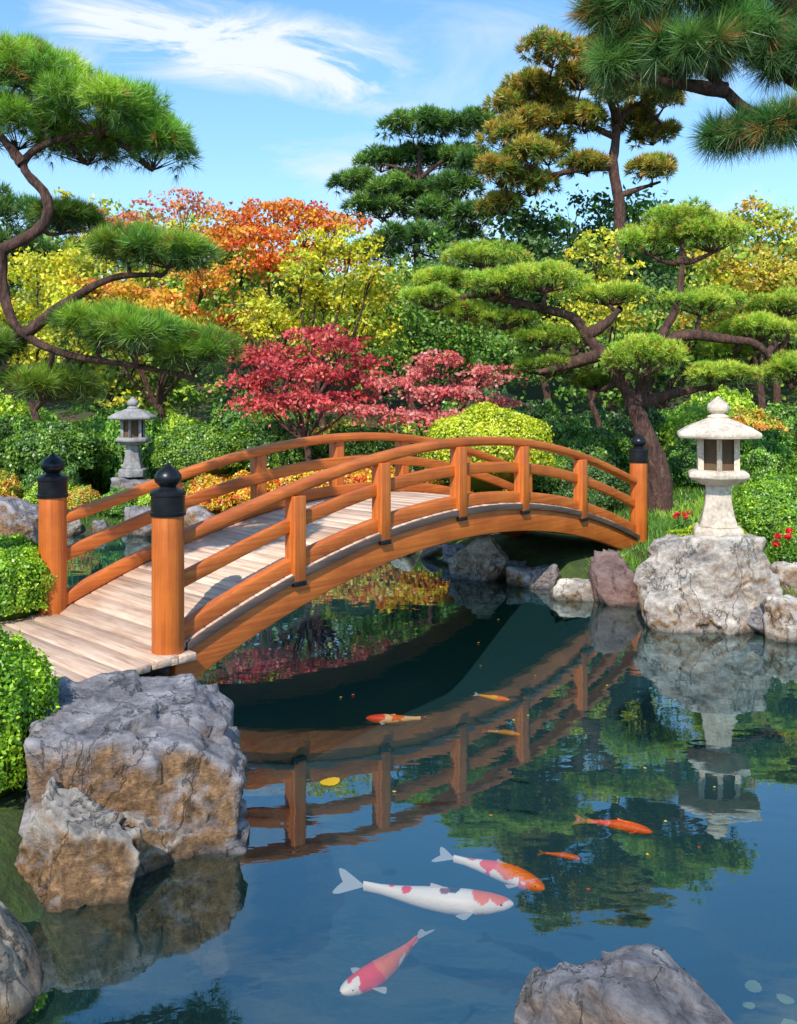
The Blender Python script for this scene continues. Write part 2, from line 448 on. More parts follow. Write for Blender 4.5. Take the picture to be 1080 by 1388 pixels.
# ------------------------------------------------------------------ bridge
LB = 5.95; WB = 1.45
ang = math.atan2(.739, .674)
bridge = empty('footbridge', (-1.38, 5.30, 0), 'arched orange-stained timber footbridge with black capped posts over the pond', 'bridge', rotz=ang)
def zd(t):
    if t <= 0 or t >= LB: return .34
    h = LB/2
    return .34+.60*(1-((t-h)/h)**2)
def part(name, me, parent=bridge, bev=0.0, seg=2, label=None):
    ob = bpy.data.objects.new(name, me)
    link(ob, parent, label)
    if bev > 0:
        b = ob.modifiers.new('bevel', 'BEVEL'); b.width = bev; b.segments = seg; b.limit_method = 'ANGLE'
    return ob
def sweep(t0, t1, y0, y1, fb, ft, n, mat, name, bev=.008, seg=2):
    ts = np.linspace(t0, t1, n); V = []
    for t in ts:
        V += [[t, y0, fb(t)], [t, y1, fb(t)], [t, y1, ft(t)], [t, y0, ft(t)]]
    F = []
    for i in range(n-1):
        a = 4*i; b = a+4
        for k in range(4):
            l = (k+1) % 4
            F.append([a+k, b+k, b+l, a+l])
    F.append([0, 1, 2, 3]); F.append([4*(n-1)+3, 4*(n-1)+2, 4*(n-1)+1, 4*(n-1)])
    me = np_mesh(name, V, F, None, [mat])
    bm = bmesh.new(); bm.from_mesh(me); bmesh.ops.recalc_face_normals(bm, faces=bm.faces); bm.to_mesh(me); bm.free()
    return part(name, me, bev=bev, seg=seg)
rng = np.random.default_rng(3)
acc = Acc(); pw = .128; t = 0.0
while t < LB-.02:
    a, b_ = t+.004, min(t+pw-.004, LB)
    c = (rng.uniform(.72, 1.12),)*3; j = rng.uniform(-.008, .008)
    za, zb = zd(a+1e-6), zd(b_)
    y0, y1 = -.038+rng.uniform(-.003, .003), WB+.038
    V = [[a, y0, za-.04], [b_, y0, zb-.04], [b_, y1, zb-.04], [a, y1, za-.04], [a, y0, za+j*.3], [b_, y0, zb+j*.3], [b_, y1, zb+j*.3], [a, y1, za+j*.3]]
    acc.add(V, BOXF, np.tile(c, (8, 1))); t += pw
part('deck', acc.mesh('deck', [M_PLANK]), bev=.004, seg=1, label='weathered pale planks laid across the arch')
acc = Acc(); t = -.12
for k in range(10):
    w = .19; a = -t-w+.006; b_ = a+w-.012
    c = (rng.uniform(.8, 1.12),)*3; dz = rng.uniform(-.003, .003)-.004
    if k == 0:
        box(acc, a, b_, -.13, -.042, .29+dz, .336+dz, c); t += w-.07
        continue
    box(acc, a, b_, -.13, WB+.12+.1+.044*k, .29+dz, .34+dz, c); t += w
part('landing_deck', acc.mesh('landing_deck', [M_PLANK]), bev=.005, seg=1, label='level plank landing at the bridge foot')
BD = .255
for y0, y1 in ((-.030, .04), (WB-.04, WB+.030)):
    sweep(.03, LB-.03, y0, y1, lambda t: max(-.3, zd(t)-BD-.03*math.exp(-t/.5)), lambda t: zd(t)-.042, 46, M_WOODX, 'arch_beam', .01)
    o0, o1 = (-.056, -.027) if y0 < 0 else (WB+.027, WB+.056)
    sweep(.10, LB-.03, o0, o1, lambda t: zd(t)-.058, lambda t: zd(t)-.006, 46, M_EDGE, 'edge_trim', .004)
sweep(.05, LB-.05, .05, WB-.05, lambda t: zd(t)-.09, lambda t: zd(t)-.045, 40, M_UNDER, 'underside_shade_boarding', .004)  # dark boarding added so the underside looks shaded in the reflection
ext = lambda t: .10*math.exp(-t/.45)+.04*math.exp(-(LB-t)/.45)
for yc in (.022, WB-.022):
    sweep(.05, LB-.05, yc-.054, yc+.054, lambda t: zd(t)+.505+ext(t), lambda t: zd(t)+.582+ext(t), 50, M_WOODX, 'top_rail', .024, 3)
    sweep(.05, LB-.05, yc-.030, yc+.030, lambda t: zd(t)+.268+ext(t)*.6, lambda t: zd(t)+.362+ext(t)*.6, 50, M_WOODX, 'middle_rail', .01)
    sweep(.05, LB-.05, yc-.042, yc+.042, lambda t: zd(t)+.004, lambda t: zd(t)+.100, 50, M_WOODX, 'curb_rail', .012)
POSTS = [1.0, 1.85, 2.78, 3.70, 4.72]
pa = Acc(); box(pa, -.052, .052, -.052, .052, -.10, .505)
pme = pa.mesh('rail_post', [M_WOODZ])
fa = Acc(); box(fa, -.054, .054, -.0555, .0555, -.105, -.070)
fme = fa.mesh('post_bracket', [M_IRON])
for yc in (.0, WB):
    for tp in POSTS:
        ob = part('rail_post', pme, bridge, .006)
        ob.location = (tp, yc+(-.006 if yc < .5 else .006), zd(tp)+.006)
        part('post_bracket', fme, ob, .004)
npa = Acc(); lathe(npa, [(0, .285), (.088, .285), (.095, .30), (.095, 1.14), (.093, 1.155), (0, 1.155)], 40)
cap = Acc(); lathe(cap, [(0, 1.150), (.104, 1.150), (.106, 1.156), (.106, 1.172), (.100, 1.176), (.100, 1.268), (.106, 1.272), (.106, 1.290), (.097, 1.300), (.060, 1.312), (.048, 1.322), (.054, 1.332), (.074, 1.348), (.082, 1.368), (.078, 1.392), (.060, 1.418), (.034, 1.436), (.014, 1.452), (.0, 1.475)], 40)
nme = npa.mesh('newel_post', [M_WOODZ], True); cme = cap.mesh('post_cap', [M_IRON], True)
for me in (nme, cme): me.set_sharp_from_angle(angle=math.radians(38))
for (tx, ty) in ((0, .0), (0, WB), (LB, .0)):
    ob = part('newel_post', nme, bridge); ob.location = (tx, ty, 0)
    part('post_cap', cme, ob)
ob = part('rail_post', pme, bridge, .006); ob.location = (LB-.05, WB, .34); ob.scale = (1.2, 1.2, 1.2)

# ------------------------------------------------------------------ stone lanterns
def lantern(loc, s, mat, label, rotz, sq=1.0):
    e = empty('stone_lantern', loc, label, 'stone lantern', rotz=rotz)
    def p(name, prof, n=6, m=mat, smooth=False, rot=0.0):
        a = Acc(); lathe(a, [(r*s*sq, z*s) for r, z in prof], n, rot=rot)
        me = a.mesh(name, [m], smooth)
        ob = bpy.data.objects.new(name, me); link(ob, e)
        b = ob.modifiers.new('bevel', 'BEVEL'); b.width = .010*s; b.segments = 2; b.limit_method = 'ANGLE'
        return ob
    p('base', [(0, -.08), (.225, -.08), (.225, .02), (.205, .045), (0, .045)])
    p('shaft', [(0, .045), (.180, .045), (.150, .13), (.125, .24), (.113, .36), (.12, .40), (0, .40)], 6)
    p('platform', [(0, .40), (.15, .40), (.26, .455), (.275, .46), (.275, .50), (.24, .52), (0, .52)])
    bm = bmesh.new()
    R = .19*s*sq; z0 = .52*s; z1 = .785*s
    lo = [bm.verts.new((R*math.cos(k*math.pi/3), R*math.sin(k*math.pi/3), z0)) for k in range(6)]
    hi = [bm.verts.new((R*math.cos(k*math.pi/3), R*math.sin(k*math.pi/3), z1)) for k in range(6)]
    sides = [bm.faces.new((lo[k], lo[(k+1) % 6], hi[(k+1) % 6], hi[k])) for k in range(6)]
    bm.faces.new(lo[::-1]); bm.faces.new(hi)
    bmesh.ops.inset_individual(bm, faces=sides, thickness=.052*s, depth=0)
    bmesh.ops.inset_individual(bm, faces=sides, thickness=.003*s, depth=-.045*s)
    for f in sides: f.material_index = 1
    me = bpy.data.meshes.new('fire_box'); bm.to_mesh(me); bm.free(); me.materials.append(mat); me.materials.append(M_BOXSHADE)
    link(bpy.data.objects.new('fire_box', me), e)
    p('roof', [(0, .785), (.24, .785), (.365, .796), (.380, .806), (.377, .838), (.29, .885), (.18, .928), (.10, .957), (.085, .96), (0, .96)])
    p('finial', [(0, .955), (.085, .957), (.09, .975), (.06, .99), (.055, 1.0), (.085, 1.02), (.092, 1.05), (.075, 1.085), (.035, 1.115), (.01, 1.14), (0, 1.145)], 20, smooth=True)
    return e
lantern((2.70, 7.48, .725), 1.0, M_STONE, 'pale carved granite lantern on a large boulder by the pond', .25)
lantern((-3.9, 13.0, .78), .96, M_STONED, 'grey weathered stone lantern among shrubs on the far bank', .5, .98)
rock((-3.9, 13.0, .50), (.32, .30, .24), 75, 'flat stone carrying the grey lantern', M_ROCKD, 4)

# ------------------------------------------------------------------ foliage generators
def jitter_cols(rng, base, n, amt=.22):
    c = np.tile(np.asarray(base, float), (n, 1))
    return np.clip(c*(1+rng.normal(0, amt, (n, 1)))*(1+rng.normal(0, .07, (n, 3))), 0.002, .92)
class Leaves:
    def __init__(s): s.p = []; s.c = []; s.sz = []; s.nb = []
    def add(s, p, c, sz, nb=None):
        s.p.append(p); s.c.append(c); s.sz.append(np.broadcast_to(sz, (len(p),)).astype(float))
        s.nb.append(nb if nb is not None else np.tile([[0, 0, .8]], (len(p), 1)))
    def mesh(s, name, rng, mat, extra=None, aspect=.6, rnd=.65):
        p = np.concatenate(s.p); c = np.concatenate(s.c); sz = np.concatenate(s.sz); nb = np.concatenate(s.nb)
        N = len(p)
        nrm = unit(nb+rng.normal(0, rnd, (N, 3)))
        t = unit(np.cross(nrm, rng.normal(0, 1, (N, 3)))); b = np.cross(nrm, t)
        S = (sz*rng.uniform(.7, 1.25, N))[:, None]
        V = np.stack([p-t*S, p+b*S*aspect-nrm*S*.15, p+t*S, p-b*S*aspect-nrm*S*.15], 1).reshape(-1, 3)
        F = np.arange(4*N).reshape(-1, 4); C = np.repeat(c, 4, 0)
        if extra is not None:
            ev, ef, ec = extra
            F = np.concatenate([F, ef+len(V)]); V = np.concatenate([V, ev]); C = np.concatenate([C, ec])
        return np_mesh(name, V, F, C, [mat])

def fill_clumps(L, rng, clumps, dens, leaf, pal, nsub=14, flat=.5, gap=.0):
    pal = [np.array(q, float) for q in pal]
    for (c, r) in clumps:
        c = np.array(c); r = np.array(r)
        ns = max(4, int(nsub))
        d = unit(rng.normal(0, 1, (ns, 3)))
        rad = rng.uniform(.3, 1.2, (ns, 1))
        sc = c+d*rad*r
        sr = r.mean()*.34
        nl = int(dens*(r[0]*r[0]+r[0]*r[2])/(leaf*leaf)/ns)
        for k in range(ns):
            if rng.random() < gap: continue
            w = rng.random(); i = rng.integers(0, len(pal)); j = rng.integers(0, len(pal))
            base = pal[i]*w+pal[j]*(1-w)
            base = base*rng.uniform(.72, 1.25)
            nn = int(nl*rng.uniform(.4, 1.6))
            if nn < 1: continue
            a = rng.uniform(0, 3.14); ca, sa = math.cos(a), math.sin(a)
            g_ = rng.normal(0, 1, (nn, 3))*sr*np.array([1.0, .55, flat*.7])*rng.uniform(.6, 1.3)
            o = np.stack([g_[:, 0]*ca-g_[:, 1]*sa, g_[:, 0]*sa+g_[:, 1]*ca, g_[:, 2]-.25*(g_[:, 0]**2)/max(sr, 1e-3)], -1)
            L.add(sc[k]+o, jitter_cols(rng, base, nn), leaf, nb=unit(o+1e-6)*.5+np.array([0, -.25, .45]))

def leafy_tree(name, X, Y, zb, clumps, dens, leaf, pal, label, category, seed, nsub=14, r0=.09, flat=.5, gap=0.0, depth=.5, mat=M_LEAF, grow=1.0):
    """clumps in tree units (1 unit = Y/12 m): (x, z, rx, rz)"""
    rng = np.random.default_rng(seed)
    u = Y/12.0
    e = empty(name, (X, Y, zb), label, category)
    tr = Acc(); cl = []
    for (x, z, rx, rz) in clumps:
        dy = rng.uniform(-depth, depth)
        cl.append(((x*u, dy*u, z*u), (rx*u*grow, rx*u*.9*grow, rz*u*grow)))
    fork = np.array([rng.uniform(-.1, .1)*u, 0, .28*max(c[1] for c in clumps)*u])
    tube(tr, [(0, 0, -.3), (0.03*u, 0, fork[2]*.5), fork], r0*u, r0*u*.8, 9, 4, .06, rng)
    for (c, r) in cl:
        c = np.array(c); mid = fork*.5+c*.5+np.array([rng.uniform(-.12, .12)*u, 0, -.05*u])
        tube(tr, [fork-np.array([0, 0, .05*u]), mid, c], r0*u*.5, r0*u*.1, 6, 5, .08, rng)
        for k in range(6):
            d = unit(rng.normal(0, 1, 3))*np.array(r)*.9; d[2] = abs(d[2])*.8
            s0 = mid*.4+c*.6
            tube(tr, [s0, c*.6+s0*.4+d*.35+np.array([0, 0, .02*u]), c+d], r0*u*.13, r0*u*.04, 4, 3, .05, rng)
    ob = bpy.data.objects.new('trunk', tr.mesh('trunk', [M_BARK], True)); link(ob, e)
    L = Leaves(); fill_clumps(L, rng, cl, dens, leaf, pal, nsub, flat, gap)
    ob = bpy.data.objects.new('crown', L.mesh('crown', rng, mat)); link(ob, e)
    return e

def needles(pos, dr, length, nper, spread, width, cols, rng):
    N = len(pos)
    d = unit(np.repeat(dr, nper, 0)+rng.normal(0, spread, (N*nper, 3)))
    ln = (length*rng.uniform(.65, 1.1, N*nper))[:, None]
    base = np.repeat(pos, nper, 0)+d*ln*.06
    tip = base+d*ln
    tip[:, 2] -= ln[:, 0]*.06
    side = unit(np.cross(d, rng.normal(0, 1, (N*nper, 3))))*width
    V = np.stack([base-side, base+side, tip], 1).reshape(-1, 3)
    c = np.repeat(cols, nper, 0)*(1+rng.normal(0, .12, (N*nper, 1)))
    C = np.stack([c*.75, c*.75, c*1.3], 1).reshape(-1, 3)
    return V, np.arange(3*N*nper).reshape(-1, 3), np.clip(C, .002, .9)

def pine_tree(name, X, Y, z0, trunk, limbs, pads, label, seed, r0, pal, pal_low, ntuft=420, nper=12, nlen=.1, wid=.0022, nsub=9, depth=.5, tip=None, up=.6, spread=.42, ball=False, lr=.5, gx=1.0, gzz=1.0):
    rng = np.random.default_rng(seed); u = Y/12.0
    e = empty(name, (X, Y, z0), label, 'pine tree')
    tr = Acc()
    P3 = lambda p: np.array([p[0]*u, (p[2] if len(p) > 2 else 0)*u, p[1]*u])
    tube(tr, [P3(p) for p in trunk], r0*u, r0*u*.45, 12, 7, .07, rng, power=.8)
    joints = [P3(p) for p in trunk[1:]]
    for lb_ in limbs:
        tube(tr, [P3(p) for p in lb_], r0*u*lr, r0*u*.16, 9, 6, .08, rng)
        joints += list(catmull([P3(p) for p in lb_], 4))
    J = np.array(joints)
    PV, PD, PC = [], [], []
    for pd in pads:
        x, z, rx, rz = pd[:4]; rx *= gx; rz *= gzz
        dy = pd[4] if len(pd) > 4 else rng.uniform(-depth, depth)
        bright = pd[5] if len(pd) > 5 else 1.0
        c = np.array([x*u, dy*u, z*u]); R = np.array([rx*u, rx*u*.85, rz*u])
        under = c-np.array([0, 0, R[2]*.45])
        j = J[np.argmin(np.linalg.norm(J-under, axis=1))]
        tube(tr, [j, (j+under)/2+np.array([rng.uniform(-.06, .06)*u, 0, -.05*u]), under], r0*u*.26, r0*u*.12, 7, 5, .08, rng)
        ns = nsub
        for k in range(ns):
            rho = math.sqrt((k+.5)/ns)*.86; th = k*2.399+rng.uniform(-.4, .4)
            top = math.sqrt(max(0, 1-rho*rho))
            sc = c+np.array([R[0]*rho*math.cos(th), R[1]*rho*math.sin(th), R[2]*(.72*top-.25)+rng.uniform(-.2, .14)*R[2]])
            sr = np.array([R[0]*.32, R[1]*.32, R[2]*.48])*rng.uniform(.75, 1.3)
            tube(tr, [under, (under+sc)/2+np.array([0, 0, -.06*R[2]]), sc-np.array([0, 0, sr[2]*.2])], r0*u*.08, r0*u*.03, 4, 3, .1, rng)
            nt_ = int(ntuft/ns)
            d = unit(rng.normal(0, 1, (nt_, 3)))
            if not ball: d[:, 2] = np.where((d[:, 2] < -.2) & (rng.random(nt_) < .7), -d[:, 2], d[:, 2])
            p = sc+d*sr*rng.uniform(.6, 1.05, (nt_, 1))
            dd = unit(d*.9+np.array([0, -.1, up]))
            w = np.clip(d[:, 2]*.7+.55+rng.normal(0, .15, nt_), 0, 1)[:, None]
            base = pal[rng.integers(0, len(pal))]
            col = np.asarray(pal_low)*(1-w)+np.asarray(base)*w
            if tip is not None:
                mk = (rng.random(nt_) < tip[0])[:, None]
                col = np.where(mk, np.asarray(tip[1]), col)
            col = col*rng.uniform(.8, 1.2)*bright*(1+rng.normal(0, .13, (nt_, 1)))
            PV.append(p); PD.append(dd); PC.append(col)
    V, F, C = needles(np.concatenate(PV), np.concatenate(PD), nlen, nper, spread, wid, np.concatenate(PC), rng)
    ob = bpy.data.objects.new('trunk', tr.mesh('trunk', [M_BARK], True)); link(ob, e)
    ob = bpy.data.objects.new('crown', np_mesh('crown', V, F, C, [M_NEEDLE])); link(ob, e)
    return e

# near pine leaning over the bridge foot
pine_tree('pine_tree', -3.02, 5.5, .35,
    [(0, -.6), (-.1, 1.5), (.3, 3.0), (.7, 4.4), (1.2, 5.27)],
    [[(1.2, 5.27), (1.75, 5.6), (1.82, 6.0), (1.5, 6.45), (1.9, 6.75), (2.6, 6.85), (3.1, 6.5)],
     [(1.5, 6.45), (1.3, 6.7), (1.0, 7.1)],
     [(1.2, 5.27), (1.22, 4.75), (1.45, 4.2), (2.1, 3.87), (3.0, 3.72), (3.6, 3.6)],
     [(1.55, 4.15), (2.05, 4.55), (2.7, 4.9), (3.3, 4.95)]],
    [(1.7, 7.45, .9, .55, 0, 1.2), (2.6, 7.02, .85, .55, -.2, 1.25), (3.2, 6.62, .6, .45, .2, 1.15), (1.3, 6.95, .8, .5, .3, 1), (1.3, 7.75, .6, .42, .2, 1.2), (2.2, 6.75, .8, .4, .5, .85), (3.0, 6.95, .5, .4, 0, 1.2),
     (2.9, 5.25, .6, .30, .1, .8), (3.5, 5.15, .62, .28, -.1, .8), (2.5, 4.15, .6, .38, 0, .85), (3.1, 4.02, .75, .40, -.2, .85), (3.8, 3.8, .6, .40, .1, .8),
     (1.7, 3.35, .7, .3, .3, .6), (1.7, 5.8, .55, .28, .9, .6), (1.0, 3.9, .5, .3, 0, .6)],
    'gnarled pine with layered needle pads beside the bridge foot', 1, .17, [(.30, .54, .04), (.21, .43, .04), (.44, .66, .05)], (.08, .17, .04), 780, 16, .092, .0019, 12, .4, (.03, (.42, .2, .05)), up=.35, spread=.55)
# overhanging bough
pine_tree('pine_tree', 2.36, 3.0, .743,
    [(.3, -3.6), (0.1, -.5), (.1, 3), (-.2, 6), (-1.4, 7.7), (-2.6, 8.3), (-3.5, 8.45)],
    [[(-3.5, 8.45), (-4.3, 8.2), (-4.75, 8.35), (-5.2, 8.8), (-5.8, 9.3), (-6.2, 9.5)],
     [(-4.1, 8.25), (-4.6, 8.0), (-5.0, 7.8)], [(-3.5, 8.45), (-4.1, 8.75), (-4.7, 9.3), (-5.1, 9.8)],
     [(-5.0, 8.6), (-5.7, 8.7), (-6.2, 8.8)], [(-4.3, 8.9), (-4.2, 9.5), (-4.0, 10)]],
    [(-6.1, 9.3, .45, .4), (-5.6, 8.95, .5, .35), (-5.9, 9.75, .5, .35), (-4.9, 9.3, .5, .35), (-4.3, 9.5, .5, .4), (-4.85, 8.0, .4, .2), (-4.3, 8.05, .35, .25), (-6.35, 9.0, .35, .35), (-5.2, 9.9, .5, .3), (-4.2, 8.95, .45, .3), (-4.5, 10.1, .7, .35), (-5.6, 10.3, .7, .35), (-5.15, 9.05, .4, .3), (-6.6, 9.7, .3, .3)],
    'pine bough with long dark needles hanging over the pond', 2, .20, [(.16, .37, .08), (.10, .26, .06), (.24, .44, .08)], (.07, .15, .045), 78, 56, .10, .00125, 7, .3, (.06, (.5, .2, .05)), up=.15, spread=.6, ball=True, lr=.55)
# spreading cloud-pruned pine
Y1, Y2, Y3 = (.60, .78, .07), (.44, .66, .06), (.70, .84, .09)
pine_tree('pine_tree', 3.35, 11.5, .80,
    [(0.05, -.5), (.02, .1), (-.12, .5), (-.28, .95), (-.42, 1.25)],
    [[(-.42, 1.25), (-.65, 1.6), (-.95, 1.95), (-1.15, 2.2), (-1.7, 2.35), (-2.4, 2.5), (-2.9, 2.4)],
     [(-.28, .95), (-.1, 1.5), (.1, 2.0), (.3, 2.4), (.35, 2.95)], [(0, 1.75), (.4, 1.95), (.9, 1.9), (1.4, 1.8), (1.8, 1.3)],
     [(-.95, 1.95), (-.7, 2.1), (-.5, 2.3)], [(-.75, 1.7), (-1.2, 1.55), (-1.6, 1.45)], [(-.3, 1.0), (.2, 1.15), (.7, 1.25)]],
    [(.0, 3.2, .5, .30, .2), (.72, 3.2, .5, .30, -.1), (.35, 3.42, .55, .28, 0), (-2.35, 3.0, .6, .2), (-2.85, 2.68, .42, .18), (-3.1, 2.42, .38, .17), (-2.15, 2.58, .45, .2), (-1.55, 2.62, .55, .24), (-.55, 2.5, .6, .2), (.65, 2.35, .6, .22),
     (1.45, 2.0, .55, .25), (-.3, 1.55, .52, .32, -.5), (.75, 1.38, .45, .17, -.3), (-1.5, 1.88, .5, .2, .2, .75), (-2.05, 2.12, .42, .16, .1, .8), (-1.4, 1.5, .5, .2, .3, .65), (-2.55, 2.25, .38, .15, .2, .9), (1.85, 1.4, .4, .26), (1.1, 1.72, .42, .17, .4, .75), (-.7, 1.3, .4, .17, .6, .55), (1.9, 2.35, .5, .22, .4, .85)],
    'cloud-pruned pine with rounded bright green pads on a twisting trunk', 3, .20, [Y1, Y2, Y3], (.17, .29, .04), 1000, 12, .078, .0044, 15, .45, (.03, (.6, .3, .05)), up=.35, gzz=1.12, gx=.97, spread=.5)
# tall pine
pine_tree('pine_tree', 5.41, 22, 1.0,
    [(0.02, -.3), (-.05, 1.5), (.05, 2.9), (-.04, 3.6), (0, 4.2), (-.15, 4.7)],
    [[(0, 4.0), (-.5, 4.2), (-1.0, 4.2), (-1.4, 4.3)], [(0, 3.6), (-.6, 3.55), (-1.2, 3.4), (-1.6, 3.4)], [(-.15, 4.7), (-.5, 4.85), (-.9, 4.8)], [(0, 4.2), (.3, 4.45), (.6, 4.2)], [(0.02, 3.2), (.3, 3.3), (.6, 3.4)]],
    [(-.95, 4.9, .40, .24), (-.35, 5.08, .38, .22), (-1.35, 4.45, .34, .25), (-.75, 4.4, .42, .2), (.25, 4.65, .42, .22), (-1.45, 3.95, .38, .24), (-1.6, 3.5, .34, .22), (-.85, 3.85, .42, .2), (-1.15, 3.35, .40, .18), (-1.5, 3.12, .30, .16), (.45, 3.5, .3, .14), (.6, 4.1, .33, .16), (-.3, 4.65, .33, .16), (0, 5.0, .35, .18), (-1.1, 4.15, .35, .2), (-1.2, 3.65, .35, .2), (-.55, 4.65, .35, .2), (-1.15, 4.7, .3, .2), (-.4, 3.6, .3, .15), (.35, 4.3, .3, .2), (.6, 4.45, .25, .15), (-.45, 4.15, .3, .2), (-.9, 4.65, .35, .2), (-.1, 4.4, .3, .15), (.45, 4.85, .25, .15)],
    'tall old pine with olive bronze needle clumps and bare red trunk', 4, .10, [(.42, .41, .05), (.54, .44, .06), (.28, .38, .045)], (.13, .16, .035), 520, 9, .20, .014, 11, .5, (.16, (.72, .36, .06)), up=.3, spread=.65, gx=.98, gzz=1.4)
pine_tree('pine_tree', .65, 28, 1.1,
    [(0, -.3), (.02, 1.2), (-.03, 2.3), (0, 3.0), (0, 3.7)],
    [[(0, 2.6), (-.4, 2.7), (-.8, 3.0)], [(0, 2.8), (.4, 2.9), (.7, 3.2)], [(0, 3.3), (.4, 3.6), (.75, 3.8)], [(0, 3.3), (-.3, 3.45), (-.5, 3.5)]],
    [(-.08, 3.9, .45, .18), (.3, 3.95, .35, .18), (-.5, 3.55, .38, .16), (.5, 3.55, .4, .18), (-.85, 3.22, .35, .14), (-.1, 3.25, .45, .2), (.5, 3.12, .4, .18), (-.55, 2.85, .42, .16), (.2, 2.8, .45, .18), (.72, 2.7, .33, .18), (-.1, 2.35, .5, .2), (.8, 3.95, .26, .22), (-.6, 2.3, .4, .2), (0, 3.6, .4, .2), (-.35, 3.05, .4, .2), (.15, 3.0, .4, .2), (.4, 2.4, .5, .25), (.75, 3.4, .3, .2)],
    'dark green pine with tiered crown against the sky', 6, .07, [(.15, .31, .05), (.24, .40, .06), (.11, .24, .05)], (.05, .11, .03), 460, 9, .26, .018, 10, .45, None, up=.25, spread=.65, gx=.95, gzz=1.35)
pine_tree('pine_tree', -8.6, 17, .9,
    [(0, -.3), (.05, 1.2), (-.03, 2.2), (.1, 3.2)], [[(0, 2.2), (.4, 2.5), (.8, 2.7)]],
    [(.8, 3.0, .6, .3), (.3, 3.3, .5, .3), (.9, 2.6, .5, .25), (-.2, 2.8, .5, .3), (.2, 2.2, .6, .3)],
    'dark pine behind the layered pine', 8, .09, [(.12, .26, .05), (.16, .29, .06)], (.05, .10, .03), 380, 9, .2, .012, 9, .3, gzz=1.3)

YEL = [(.90, .68, .02), (.84, .72, .03), (.70, .66, .04)]
ORG = [(.90, .19, .02), (.92, .32, .03), (.86, .11, .02)]
CRM = [(.64, .06, .07), (.78, .10, .10), (.46, .03, .05)]
PNK = [(.88, .22, .20), (.90, .32, .28), (.80, .13, .13)]
GRN = [(.18, .34, .035), (.26, .45, .05), (.12, .24, .035)]
YG = [(.58, .62, .05), (.38, .50, .05), (.72, .64, .05)]
DG = [(.08, .17, .035), (.12, .23, .04), (.06, .13, .03)]

leafy_tree('maple_tree', -2.55, 18, .95, [(0, 3.22, .5, .2), (-.45, 3.02, .4, .18), (.5, 3.1, .45, .18), (-.1, 2.75, .6, .2), (-.8, 2.85, .4, .15), (.5, 2.75, .4, .18), (.9, 2.95, .35, .15), (0, 2.4, .6, .2), (-1.2, 2.7, .35, .15), (.85, 2.55, .35, .18)], 3.0, .048, ORG+[(.90, .46, .03)], 'fiery orange maple with airy spreading crown', 'maple tree', 21, 36, .05, .25, grow=1.0)
leafy_tree('maple_tree', -1.31, 15, .85, [(.05, 2.85, .42, .22), (-.3, 2.5, .38, .25), (.45, 2.75, .3, .25), (.05, 2.25, .6, .28), (.62, 2.15, .38, .25), (-.85, 2.1, .36, .2), (-.75, 1.85, .45, .2), (0, 1.75, .6, .25), (.7, 2.45, .3, .2), (.6, 1.8, .4, .25), (.95, 2.3, .25, .15)], 3.3, .041, YEL+[(.45, .56, .05)], 'bright yellow maple with dense leafy crown', 'maple tree', 22, 34, .06, .3)
leafy_tree('maple_tree', -1.30, 12.5, .70, [(.1, 2.02, .42, .12), (-.45, 1.76, .40, .12), (.50, 1.82, .38, .12), (-.05, 1.52, .62, .13), (-.78, 1.34, .36, .12), (.6, 1.42, .38, .12), (-.1, 1.12, .6, .13), (.85, 1.6, .25, .09), (-.85, 1.68, .25, .09), (-.6, 1.05, .4, .1), (.7, 1.15, .3, .1)], 3.0, .033, CRM+[(.85, .18, .12)], 'deep crimson maple with layered foliage on the far bank', 'maple tree', 23, 28, .05, .16, grow=1.05)
leafy_tree('maple_tree', .40, 12, .68, [(.2, 1.72, .36, .08), (.8, 1.54, .35, .09), (-.4, 1.42, .42, .08), (.2, 1.27, .6, .09), (-.9, 1.04, .42, .08), (-.2, .95, .5, .09), (.95, 1.12, .35, .09), (.3, .92, .5, .09), (-.1, 1.57, .3, .08), (.55, 1.38, .35, .08)], 2.6, .032, PNK, 'rosy pink maple with fine spreading branches', 'maple tree', 24, 26, .045, .16, grow=1.05)
leafy_tree('maple_tree', -4.27, 16, .9, [(-.4, 2.1, .5, .25), (.3, 1.95, .5, .25), (.7, 2.3, .42, .2), (-.5, 1.7, .5, .2), (.3, 1.5, .5, .2), (-1.0, 2.2, .4, .2), (-1.0, 1.7, .4, .2), (.9, 1.8, .4, .2)], 3.2, .044, [(.9, .36, .03), (.92, .26, .03), (.8, .62, .04), (.85, .5, .03), (.88, .16, .03)], 'amber orange maple turning yellow', 'maple tree', 25, 30, .06, .3)
leafy_tree('maple_tree', -5.9, 22, 1.05, [(-.2, 2.95, .5, .2), (.4, 3.02, .4, .2), (-.6, 2.7, .4, .2), (.1, 2.6, .6, .25), (.7, 2.6, .4, .2), (1.0, 2.9, .3, .2)], 2.0, .058, [(.85, .30, .15), (.88, .42, .15), (.8, .2, .1)], 'thin pale orange maple with sparse twigs', 'maple tree', 26, 22, .04, .3, .1)
leafy_tree('maple_tree', -5.7, 14, .8, [(-.1, 2.7, .5, .25), (.4, 2.3, .4, .25), (-.3, 2.1, .5, .25), (.1, 1.7, .5, .25), (-.5, 1.6, .4, .2), (.6, 1.8, .35, .2), (.8, 2.0, .35, .2)], 3.2, .040, YEL+[(.5, .6, .05)], 'yellow maple behind the layered pine', 'maple tree', 27, 28, .06)
leafy_tree('broadleaf_tree', 6.94, 17, .9, [(.1, 3.2, .5, .3), (-.5, 3.0, .4, .25), (.5, 2.8, .5, .35), (-.2, 2.4, .6, .3), (-.7, 2.4, .4, .3), (.3, 1.9, .6, .3), (-.5, 1.8, .5, .3), (1.1, 2.9, .5, .4)], 3.3, .048, YG+[(.3, .44, .05), (.85, .45, .05)], 'tree with yellow-green leaves turning orange', 'tree', 28, 32, .06, .4)
